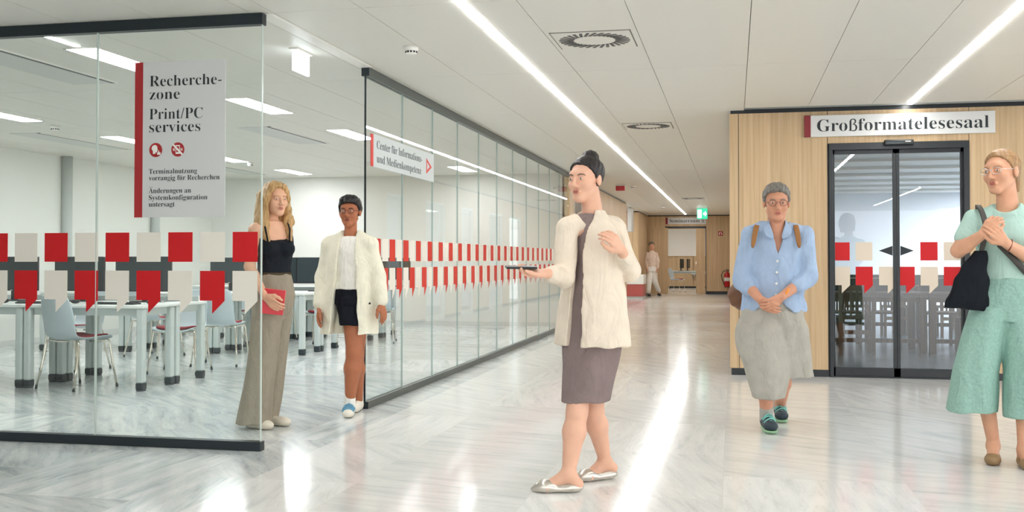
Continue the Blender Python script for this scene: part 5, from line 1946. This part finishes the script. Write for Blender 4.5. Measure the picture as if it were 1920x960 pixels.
MB().box(-0.075, 0.075, -0.036, 0.036, -0.005, 0.005, bev=0.003).build('case', M['bezel'], ph)
MB().box(-0.07, 0.07, -0.032, 0.032, 0.005, 0.0062).build('screen', M['screen'], ph)
ph.rotation_euler = (0.1, 0.0, 0.34)

# ---- the woman in the blue shirt
p = Person('woman with short grey hair and glasses in light blue shirt, hands clasped', 7.35, 1444, 812)
J = p.J
sk = skin('skin_warm', (206, 148, 120))
hr = hairm('hair_grey', (140, 134, 126), (92, 88, 84), 0.6)
hc, hM = J(1456, 380), rot(0.05, 0.10)
v = Vol((-0.42, -0.45, 0.0), (0.44, 0.62, 1.74), 0.0045)
build_head(v, hc, hM, 1.08, J(1457, 430), 1.12)
sA, sB = J(1408, 441), J(1508, 441)
v.cap(sA, sB, 0.05, 0.05, 0.04)
v.loft([(0.85, *J(1448, 590)[:2], 0.17, 0.12), (1.05, *J(1452, 520)[:2], 0.15, 0.11), (1.22, *J(1457, 470)[:2], 0.15, 0.105), (1.33, *J(1457, 432)[:2], 0.10, 0.06)], 0, 0.03)
eA, wA = J(1392, 524, -0.02), J(1424, 560, -0.24)
eB, wB = J(1514, 520, -0.02), J(1466, 556, -0.25)
arm(v, sA, eA, wA, (0.05, 0.042, 0.04, 0.028))
arm(v, sB, eB, wB, (0.05, 0.042, 0.04, 0.028))
hand(v, wA, J(1452, 580, -0.27) - wA, (0.1, -1.0, 0.55) if False else (0.2, 0.9, 0.5), -1, 0.35, 1.05)
hand(v, wB, J(1434, 577, -0.30) - wB, (-0.2, 0.9, 0.5), 1, 0.40, 1.05)
kA, aA = J(1436, 690, -0.12), J(1437, 778, -0.10)
leg(v, J(1440, 590), kA, aA, (0.09, 0.06, 0.06, 0.038))
kB, aB = J(1470, 695, 0.05), J(1462, 762, 0.40)
leg(v, J(1466, 590, 0.02), kB, aB, (0.09, 0.06, 0.058, 0.038))
v.mesh('body', sk, p.root)
face_parts(p.root, hc, hM, hr, lipm, 1.08, glasses=mat('glasses_brown', (96, 72, 60), 0.3))
v = Vol((-0.2, -0.2, 1.35), (0.22, 0.25, 1.74), 0.005)
hair_cap(v, hc, hM, 1.08, 0.013, hl=0.076, low=-0.035)
v.ell(hc + hM @ np.array([0.0, -0.02, 0.098]), (0.062, 0.055, 0.026), 0.03, hM)
v.wrinkle(0.003, 90, 90, 70, 0.1)
v.mesh('hair', hr, p.root)
bs_ = fabric('blue_chambray', (164, 184, 212), 0.12, 200, noise=0.06)
v = Vol((-0.42, -0.42, 0.72), (0.46, 0.36, 1.46), 0.0055)
v.loft([(0.80, *J(1450, 600)[:2], 0.212, 0.165), (0.92, *J(1450, 560)[:2], 0.205, 0.160), (1.06, *J(1453, 515)[:2], 0.190, 0.148), (1.20, *J(1456, 475)[:2], 0.185, 0.138), (1.30, *J(1457, 446)[:2], 0.165, 0.105), (1.35, *J(1457, 430)[:2], 0.125, 0.088), (1.41, *J(1457, 415)[:2], 0.080, 0.076)], 0, 0.0,
       folds=[(6, 0.035, 0.0, 0.6, 3), (10, 0.014, 0.004, 0.2, 5)])
for s_, e_, w_ in ((sA, eA, wA), (sB, eB, wB)):
    v.cap(np.array([s_[0] * 0.42, s_[1], 1.368]), s_ + [0, 0, 0.004], 0.044, 0.064, 0.02)
    v.cap(s_, e_, 0.068, 0.068, 0.015)
    v.cap(e_, e_ + (w_ - e_) * 0.40, 0.068, 0.056, 0.015)
    v.cap(e_ + (w_ - e_) * 0.36, e_ + (w_ - e_) * 0.44, 0.060, 0.058, 0.004)
cN = J(1457, 425)


def vneck(X, Y, Z):
    w_ = np.clip((Z - 1.20) / 0.17, 0, 1.5) * 0.058
    d_ = np.where((Y < cN[1] + 0.02), w_ - np.abs(X - cN[0]), -1.0)
    return np.where(Z > 1.19, d_, -1.0)


v.cutf(vneck)
v.cutf(lambda X, Y, Z: np.where(np.abs(X - cN[0]) < 0.3, (0.835 + 0.05 * np.cos((X - cN[0] + 0.03) * 18)) - Z, -1.0) + 0 * Y)
v.wrinkle(0.0045, 30, 26, 26, 2.0)
sh_ = v.mesh('shirt', bs_, p.root)
# collar and buttons
for sg in (-1, 1):
    pts = [[tuple(cN * [1, 1, 0] + np.array([sg * 0.012, -0.120, 1.275])), tuple(cN * [1, 1, 0] + np.array([sg * 0.085, -0.125, 1.305]))],
           [tuple(cN * [1, 1, 0] + np.array([sg * 0.040, -0.105, 1.355])), tuple(cN * [1, 1, 0] + np.array([sg * 0.098, -0.080, 1.355]))],
           [tuple(cN * [1, 1, 0] + np.array([sg * 0.060, -0.055, 1.415])), tuple(cN * [1, 1, 0] + np.array([sg * 0.096, -0.040, 1.382]))],
           [tuple(cN * [1, 1, 0] + np.array([sg * 0.050, 0.055, 1.440])), tuple(cN * [1, 1, 0] + np.array([sg * 0.080, 0.075, 1.392]))]]
    cl = MB().grid(pts).build('collar', bs_, sh_)
    cl.modifiers.new('sub', 'SUBSURF').render_levels = 2
    cl.modifiers.new('solid', 'SOLIDIFY').thickness = 0.006
for k_ in range(4):
    z = 1.14 - 0.075 * k_
    cb_ = J(1456 - k_, 487 + (1.15 - z) * 265)
    MB().sphere((cb_[0], cb_[1] - (0.146 + 0.006 * k_), z), (0.008, 0.004, 0.008)).build('button', M['white'], sh_)
# culottes
lin_ = fabric('grey_linen', (176, 172, 162), 0.16, 150, noise=0.07)
v = Vol((-0.42, -0.42, 0.14), (0.46, 0.46, 0.95), 0.006)
v.loft([(0.60, *J(1445, 655)[:2], 0.16, 0.11), (0.76, *J(1446, 608)[:2], 0.205, 0.155), (0.90, *J(1450, 575)[:2], 0.185, 0.14)], 0, 0.0, folds=[(7, 0.03, 0.01, 0.3, 2)])
v.loft([(0.215, *J(1440, 745, -0.08)[:2], 0.110, 0.120), (0.34, *J(1438, 712, -0.08)[:2], 0.135, 0.135), (0.5, *J(1432, 675, -0.06)[:2], 0.165, 0.145), (0.68, *J(1428, 630, -0.03)[:2], 0.175, 0.15), (0.8, *J(1436, 600)[:2], 0.15, 0.15)], 0, 0.025, folds=[(5, 0.05, 0.02, 0.9, 2), (8, 0.02, 0.01, 0, 3)])
v.loft([(0.345, *J(1476, 702, 0.10)[:2], 0.165, 0.130), (0.5, *J(1474, 672, 0.07)[:2], 0.160, 0.14), (0.68, *J(1474, 630, 0.03)[:2], 0.150, 0.15), (0.8, *J(1466, 600)[:2], 0.14, 0.15)], 0, 0.025, folds=[(5, 0.06, 0.02, 2.4, 2), (9, 0.02, 0.01, 1, 3)])
v.ell(J(1396, 632), (0.060, 0.09, 0.11), 0.05)
v.wrinkle(0.004, 24, 24, 14, 0.6)
v.mesh('culottes', lin_, p.root)
trn = mat('trainer_navy', (36, 52, 62), 0.6, noise=0.08)
sole = mat('trainer_sole', (150, 190, 150), 0.6)
sockm = fabric('grey_sock', (170, 168, 162))
lace = mat('lace_teal', (120, 190, 180), 0.6)
for an, d_, zz in ((np.array([aA[0], aA[1], 0.0]), (0.18, -1, 0), 0.0), (np.array([aB[0], aB[1], 0.0]), (0.05, -1, 0), max(0, aB[2] - 0.13))):
    v = Vol((an[0] - 0.18, an[1] - 0.34, zz - 0.02), (an[0] + 0.22, an[1] + 0.18, zz + 0.25), 0.005)
    shoe(v, (an[0], an[1], zz + 0.08), d_, 0.27, 0.048, 0.088, z0=zz + 0.018)
    so = v.mesh('shoe', trn, p.root)
    v = Vol((an[0] - 0.18, an[1] - 0.34, zz - 0.02), (an[0] + 0.22, an[1] + 0.18, zz + 0.25), 0.005)
    shoe(v, (an[0], an[1], zz + 0.08), d_, 0.276, 0.0495, 0.088, z0=zz)
    v.cutf(lambda X, Y, Z: Z - (zz + 0.024) + 0 * X)
    v.mesh('sole', sole, so)
    dn = np.array(d_) / np.linalg.norm(d_)
    sd_ = np.array([-dn[1], dn[0], 0])
    for k_ in range(4):
        q = np.array([an[0], an[1], zz]) + dn * (0.055 + 0.024 * k_)
        s2 = 1 if k_ % 2 else -1
        MB().tube([tuple(q - sd_ * 0.040 * s2 + [0, 0, 0.086 - 0.008 * k_]), tuple(q - sd_ * 0.02 * s2 + [0, 0, 0.110 - 0.011 * k_]), tuple(q + dn * 0.009 + [0, 0, 0.119 - 0.012 * k_]), tuple(q + dn * 0.015 + sd_ * 0.02 * s2 + [0, 0, 0.107 - 0.011 * k_]), tuple(q + dn * 0.018 + sd_ * 0.040 * s2 + [0, 0, 0.084 - 0.008 * k_])], 0.0058, 8).build('lace', lace, so)
    v = Vol((an[0] - 0.1, an[1] - 0.1, zz), (an[0] + 0.1, an[1] + 0.1, zz + 0.25), 0.005)
    v.cap((an[0], an[1], zz + 0.08), (an[0], an[1], zz + 0.155), 0.046, 0.045, 0)
    v.mesh('sock', sockm, p.root)
MB().tube([tuple(wB + (eB - wB) * 0.14 + 0.036 * (np.array([0.55, 0, 0.83]) * math.cos(t) + np.array([0, 1, 0]) * math.sin(t))) for t in np.linspace(0, 2 * PI, 25)], 0.008, 8, cap=False).build('orange_bracelet', mat('orange', (240, 150, 40), 0.5), p.root)
# rucksack: its straps over the shoulders and the brown bag behind her hip
brn = mat('brown_leather', (112, 74, 50), 0.5, noise=0.12, nscale=10)
tan_ = mat('tan_strap', (156, 106, 56), 0.6)
bg = thing('backpack', 'brown backpack on the grey-haired woman, tan straps over her blue shirt', 'bag', p.base)
v = Vol(J(1378, 570, 0.0) + np.array([-0.16, -0.08, -0.22]), J(1378, 570, 0.0) + np.array([0.5, 0.40, 0.5]), 0.006)
bc = J(1384, 548, 0.16)
v.ell(bc + [0.06, 0.04, -0.02], (0.13, 0.075, 0.115), 0.03)
v.ell(bc + [0.11, 0.06, 0.06], (0.13, 0.07, 0.12), 0.03)
v.wrinkle(0.004, 40, 40, 40, 0.3)
v.mesh('bag_body', brn, bg)
for (x0, x1) in ((1421, 1411), (1491, 1499)):
    a, b, c_ = J(x0, 419, -0.035), J((x0 + x1) / 2, 432, -0.108), J(x1, 466, -0.130)
    back = J(x0, 424, 0.10)
    pts = [back, a + [0, 0.02, 0.012], b, c_ + [0, -0.010, 0]]
    pts = [np.array(q) for q in pts]
    L, Rr = [], []
    row = []
    for q in pts:
        row.append([tuple(q - np.array([0.017, 0, 0])), tuple(q + np.array([0.017, 0, 0]))])
    st = MB().grid(row).build('shoulder_strap', tan_, bg)
    sb = st.modifiers.new('sub', 'SUBSURF')
    sb.levels = sb.render_levels = 2
    st.modifiers.new('solid', 'SOLIDIFY').thickness = 0.012

# ---- the woman in mint at the right edge
p = Person('woman in mint green top and wide mint trousers with black shoulder bag', 6.45, 1880, 862)
J = p.J
sk = skin('skin_peach', (214, 160, 130))
hr = hairm('hair_sandy', (178, 140, 98), (132, 98, 66), 0.5)
hc, hM = J(1877, 323), rot(-0.75, 0.02, -0.06)
v = Vol((-0.42, -0.42, 0.0), (0.44, 0.40, 1.84), 0.0045)
build_head(v, hc, hM, 1.1, J(1889, 388), 1.02)
sA, sB = J(1828, 412, -0.02), J(1942, 414, 0.02)
v.cap(sA, sB, 0.05, 0.05, 0.04)
v.loft([(0.95, *J(1888, 545)[:2], 0.15, 0.11), (1.1, *J(1886, 500)[:2], 0.125, 0.095), (1.28, *J(1884, 445)[:2], 0.145, 0.10), (1.40, *J(1886, 405)[:2], 0.12, 0.07)], -0.15, 0.03)
eA, wA = J(1797, 470, -0.08), J(1842, 440, -0.22)
arm(v, sA, eA, wA, (0.05, 0.041, 0.038, 0.027))
hand(v, wA, J(1868, 408, -0.25) - wA, (0.7, 0.75, 0.0), -1, 0.55, 1.0)
eB, wB = J(1946, 492, -0.05), J(1886, 456, -0.25)
arm(v, sB, eB, wB, (0.05, 0.041, 0.038, 0.027))
hand(v, wB, J(1856, 424, -0.27) - wB, (-0.3, 0.95, 0.1), 1, 0.45, 1.0)
aA, aB = J(1862, 825, -0.05), J(1920, 832, -0.16)
leg(v, J(1866, 570), J(1838, 690, -0.05), aA, (0.08, 0.05, 0.05, 0.034))
leg(v, J(1908, 570), J(1920, 690, -0.09), aB, (0.08, 0.05, 0.05, 0.034))
foot(v, (aA[0], aA[1], 0.085), (-0.25, -1, 0), 0.23)
foot(v, (aB[0], aB[1], 0.085), (-0.05, -1, 0), 0.23)
v.mesh('body', sk, p.root)
face_parts(p.root, hc, hM, hr, lipm, 1.1, glasses=mat('glasses_clear', (210, 205, 200), 0.1, metal=0.6))
v = Vol((-0.25, -0.25, 1.4), (0.28, 0.30, 1.88), 0.005)
hair_cap(v, hc, hM, 1.1, 0.009, hl=0.088, low=-0.06)
v.ell(hc + hM @ np.array([0.0, 0.105, -0.01]), (0.042, 0.04, 0.05), 0.03, hM)
v.cap(hc + hM @ np.array([0.02, 0.10, 0.0]), hc + hM @ np.array([0.03, 0.095, -0.10]), 0.035, 0.02, 0.02)
v.wrinkle(0.002, 100, 100, 60, 0.6)
v.mesh('hair', hr, p.root)
mj = fabric('mint_jersey', (176, 206, 196), 0.06, 200)
v = Vol((-0.40, -0.40, 0.9), (0.42, 0.36, 1.56), 0.006)
v.loft([(1.0, *J(1887, 530)[:2], 0.150, 0.118), (1.12, *J(1886, 492)[:2], 0.146, 0.114), (1.28, *J(1884, 445)[:2], 0.165, 0.122), (1.37, *J(1885, 416)[:2], 0.155, 0.100), (1.43, *J(1887, 396)[:2], 0.112, 0.082), (1.475, *J(1888, 385)[:2], 0.080, 0.074)], -0.15, 0.0,
       folds=[(7, 0.02, 0.0, 0.6, 3)])
for sg in (-1, 1):
    q = J(1884, 450) + rot(-0.15) @ np.array([sg * 0.07, -0.085, 0])
    v.ell((q[0], q[1], 1.265), (0.06, 0.055, 0.06), 0.04)
for s0, e0 in ((sA, eA), (sB, eB)):
    v.cap(s0 + (J(1887, 388) - s0) * 0.55, s0, 0.040, 0.058, 0.02)
    v.cap(s0, s0 + (e0 - s0) * 0.62, 0.060, 0.060, 0.015)
cN = J(1886, 395)
v.ell((cN[0] - 0.01, cN[1] - 0.055, 1.492), (0.082, 0.075, 0.075), 0.006, None, True)
v.wrinkle(0.003, 26, 26, 24, 0.9)
v.mesh('t_shirt', mj, p.root)
mk = fabric('mint_crinkle', (148, 184, 172), 0.55, 55, noise=0.10, ns=70)
v = Vol((-0.50, -0.42, 0.2), (0.50, 0.42, 1.12), 0.006)
v.loft([(0.80, *J(1886, 605)[:2], 0.170, 0.130), (0.92, *J(1886, 565)[:2], 0.178, 0.140), (1.045, *J(1887, 523)[:2], 0.152, 0.12)], -0.1, 0.0, folds=[(8, 0.02, 0.01, 0.3, 2)])
v.loft([(0.285, *J(1822, 772, -0.06)[:2], 0.134, 0.140), (0.5, *J(1828, 700, -0.05)[:2], 0.124, 0.135), (0.72, *J(1842, 630, -0.03)[:2], 0.112, 0.13), (0.88, *J(1858, 575)[:2], 0.105, 0.13)], 0, 0.01, folds=[(5, 0.05, 0.02, 0.9, 2), (8, 0.02, 0.01, 0, 3)])
v.loft([(0.265, *J(1926, 780, -0.10)[:2], 0.128, 0.140), (0.5, *J(1924, 700, -0.08)[:2], 0.118, 0.135), (0.72, *J(1917, 630, -0.03)[:2], 0.115, 0.13), (0.88, *J(1908, 575)[:2], 0.112, 0.13)], 0, 0.01, folds=[(5, 0.05, 0.02, 2.9, 2), (8, 0.02, 0.01, 1, 3)])
v.wrinkle(0.003, 24, 24, 12, 0.4)
v.mesh('trousers', mk, p.root)
bal = mat('ballerina_brown', (150, 120, 84), 0.5, noise=0.08)
for an, d_ in ((aA, (-0.25, -1, 0)), (aB, (-0.05, -1, 0))):
    v = Vol((an[0] - 0.2, an[1] - 0.32, -0.02), (an[0] + 0.2, an[1] + 0.18, 0.2), 0.005)
    shoe(v, (an[0], an[1], 0.06), d_, 0.235, 0.044, 0.05)
    dn = np.array(d_) / np.linalg.norm(d_)
    sd_ = np.array([-dn[1], dn[0], 0])
    v.ell(np.array([an[0], an[1], 0.09]) + dn * 0.035, (0.085, 0.033, 0.055), 0.004, np.stack([dn, sd_, np.array([0, 0, 1.0])], 1), True)
    v.mesh('shoe', bal, p.root)
MB().tube([tuple(wB + (eB - wB) * 0.12 + 0.034 * (np.array([0.3, 0, 0.95]) * math.cos(t) + np.array([0, 1, 0]) * math.sin(t))) for t in np.linspace(0, 2 * PI, 25)], 0.004, 8, cap=False).build('bracelet', mat('bracelet', (120, 60, 40), 0.4), p.root)
# shoulder bag
bkm = fabric('bag_black', (26, 30, 36), 0.1, 150)
bg = thing('shoulder_bag', 'black fabric bag hanging from the shoulder of the woman in mint', 'bag', p.base)
v = Vol((-0.50, -0.40, 0.75), (0.20, 0.2, 1.25), 0.006)
q0 = J(1820, 545, -0.10)
Vv = []
zz0, zz1 = 0.86, 1.19
v.loft([(0.845, *J(1812, 585, -0.10)[:2], 0.115, 0.030), (0.92, *J(1814, 565, -0.11)[:2], 0.118, 0.050), (1.05, *J(1822, 525, -0.12)[:2], 0.090, 0.045), (1.15, *J(1832, 490, -0.13)[:2], 0.055, 0.03), (1.2, *J(1838, 474, -0.13)[:2], 0.03, 0.02)], 0.1, 0.0, folds=[(5, 0.04, 0.04, 0.6, 3)])
v.cutf(lambda X, Y, Z: (0.865 - 0.10 * (X - q0[0])) - Z + 0 * Y)
v.wrinkle(0.003, 30, 30, 26, 0.6)
v.mesh('bag_body', bkm, bg)
pts = [J(1838, 480, -0.13), J(1849, 440, -0.19), J(1848, 412, -0.16), J(1838, 388, -0.10), J(1832, 381, -0.02), J(1834, 392, 0.09), J(1836, 440, 0.12)]
row = [[tuple(q - np.array([0.014, 0, 0])), tuple(q + np.array([0.014, 0, 0]))] for q in pts]
st = MB().grid(row).build('strap', mat('bag_strap', (66, 62, 58), 0.6), bg)
sb = st.modifiers.new('sub', 'SUBSURF')
sb.levels = sb.render_levels = 2
st.modifiers.new('solid', 'SOLIDIFY').thickness = 0.008
sd_b = [J(1874, 458, -0.170), J(1898, 482, -0.155), J(1922, 508, -0.130), J(1945, 532, -0.07), J(1950, 545, 0.03)]
row = [[tuple(q - np.array([0.012, 0, 0.012])), tuple(q + np.array([0.012, 0, 0.012]))] for q in sd_b]
st = MB().grid(row).build('strap', bpy.data.materials['bag_strap'], bg)
st.modifiers.new('solid', 'SOLIDIFY').thickness = 0.008

# ---- the far figure by the seminar room door
p = Person('far person in pale pink jumper and white trousers by the seminar room door', 33.2, 1224, 556)
J = p.J
sk = skin('skin_far', (212, 160, 134))
hr = hairm('hair_far', (128, 116, 102), (88, 78, 68), 0.6)
hc, hM = J(1222, 461), rot(0.5, 0.1)
v = Vol((-0.5, -0.45, 0.0), (0.5, 0.5, 1.85), 0.008)
build_head(v, hc, hM, 1.05, J(1222, 471), 1.0)
sA, sB = J(1213.5, 476.5, -0.05), J(1230, 476.5, 0.06)
v.cap(sA, sB, 0.034, 0.034, 0.02)
v.loft([(0.95, *J(1222, 499)[:2], 0.14, 0.11), (1.2, *J(1222, 484)[:2], 0.14, 0.10), (1.36, *J(1222, 475)[:2], 0.12, 0.07)], 0.3, 0.03)
eA, wA = J(1211, 490, -0.02), J(1213, 503, -0.12)
arm(v, sA, eA, wA)
hand(v, wA, (0.1, -0.2, -1), (1, 0, 0), 1, 0.3, 1.1)
eB, wB = J(1234, 490, 0.05), J(1233, 503, -0.06)
arm(v, sB, eB, wB)
hand(v, wB, (-0.1, -0.3, -1), (-1, 0, 0), -1, 0.3, 1.1)
aA, aB = np.array([*J(1216, 550, -0.15)[:2], 0.09]), np.array([*J(1235, 550, 0.25)[:2], 0.10])
leg(v, J(1219, 505), J(1217, 528, -0.12), aA, (0.085, 0.058, 0.056, 0.036))
leg(v, J(1226, 505), J(1228, 528, 0.02), aB, (0.085, 0.058, 0.056, 0.036))
v.mesh('body', sk, p.root)
face_parts(p.root, hc, hM, hr, lipm, 1.05)
v = Vol((-0.3, -0.3, 1.4), (0.3, 0.35, 1.88), 0.007)
hair_cap(v, hc, hM, 1.05, 0.018, low=-0.06)
v.wrinkle(0.003, 90, 90, 60, 0.6)
v.mesh('hair', hr, p.root)
v = Vol((-0.5, -0.4, 0.8), (0.5, 0.4, 1.55), 0.008)
v.loft([(0.93, *J(1222, 500)[:2], 0.165, 0.13), (1.2, *J(1222, 484)[:2], 0.155, 0.12), (1.34, *J(1222, 476)[:2], 0.13, 0.085), (1.43, *J(1222, 471)[:2], 0.07, 0.07)], 0.3, 0.0, folds=[(6, 0.03, 0, 0.3, 2)])
for s0, e0, w0 in ((sA, eA, wA), (sB, eB, wB)):
    v.cap(s0, e0, 0.060, 0.052, 0.02)
    v.cap(e0, e0 + (w0 - e0) * 0.85, 0.052, 0.042, 0.015)
v.wrinkle(0.004, 26, 26, 22, 0.9)
v.mesh('jumper', fabric('pink_jumper', (218, 196, 180)), p.root)
v = Vol((-0.5, -0.5, 0.05), (0.5, 0.6, 1.05), 0.008)
v.loft([(0.78, *J(1222, 508)[:2], 0.17, 0.14), (0.97, *J(1222, 497)[:2], 0.15, 0.12)], 0.3, 0.0)
v.chain([J(1218, 508), J(1217, 528, -0.12), aA + [0, 0, 0.06]], [0.105, 0.085, 0.07], 0.03)
v.chain([J(1226, 508), J(1228, 528, 0.02), aB + [0, 0, 0.06]], [0.105, 0.085, 0.07], 0.03)
v.mesh('trousers', fabric('white_denim', (236, 232, 226)), p.root)
for an in (aA, aB):
    v = Vol((an[0] - 0.25, an[1] - 0.32, -0.02), (an[0] + 0.3, an[1] + 0.2, 0.2), 0.007)
    shoe(v, (an[0], an[1], 0.07), (0.4, -1, 0), 0.26, 0.046, 0.085)
    v.mesh('shoe', mat('black_shoe', (28, 28, 32), 0.4), p.root)
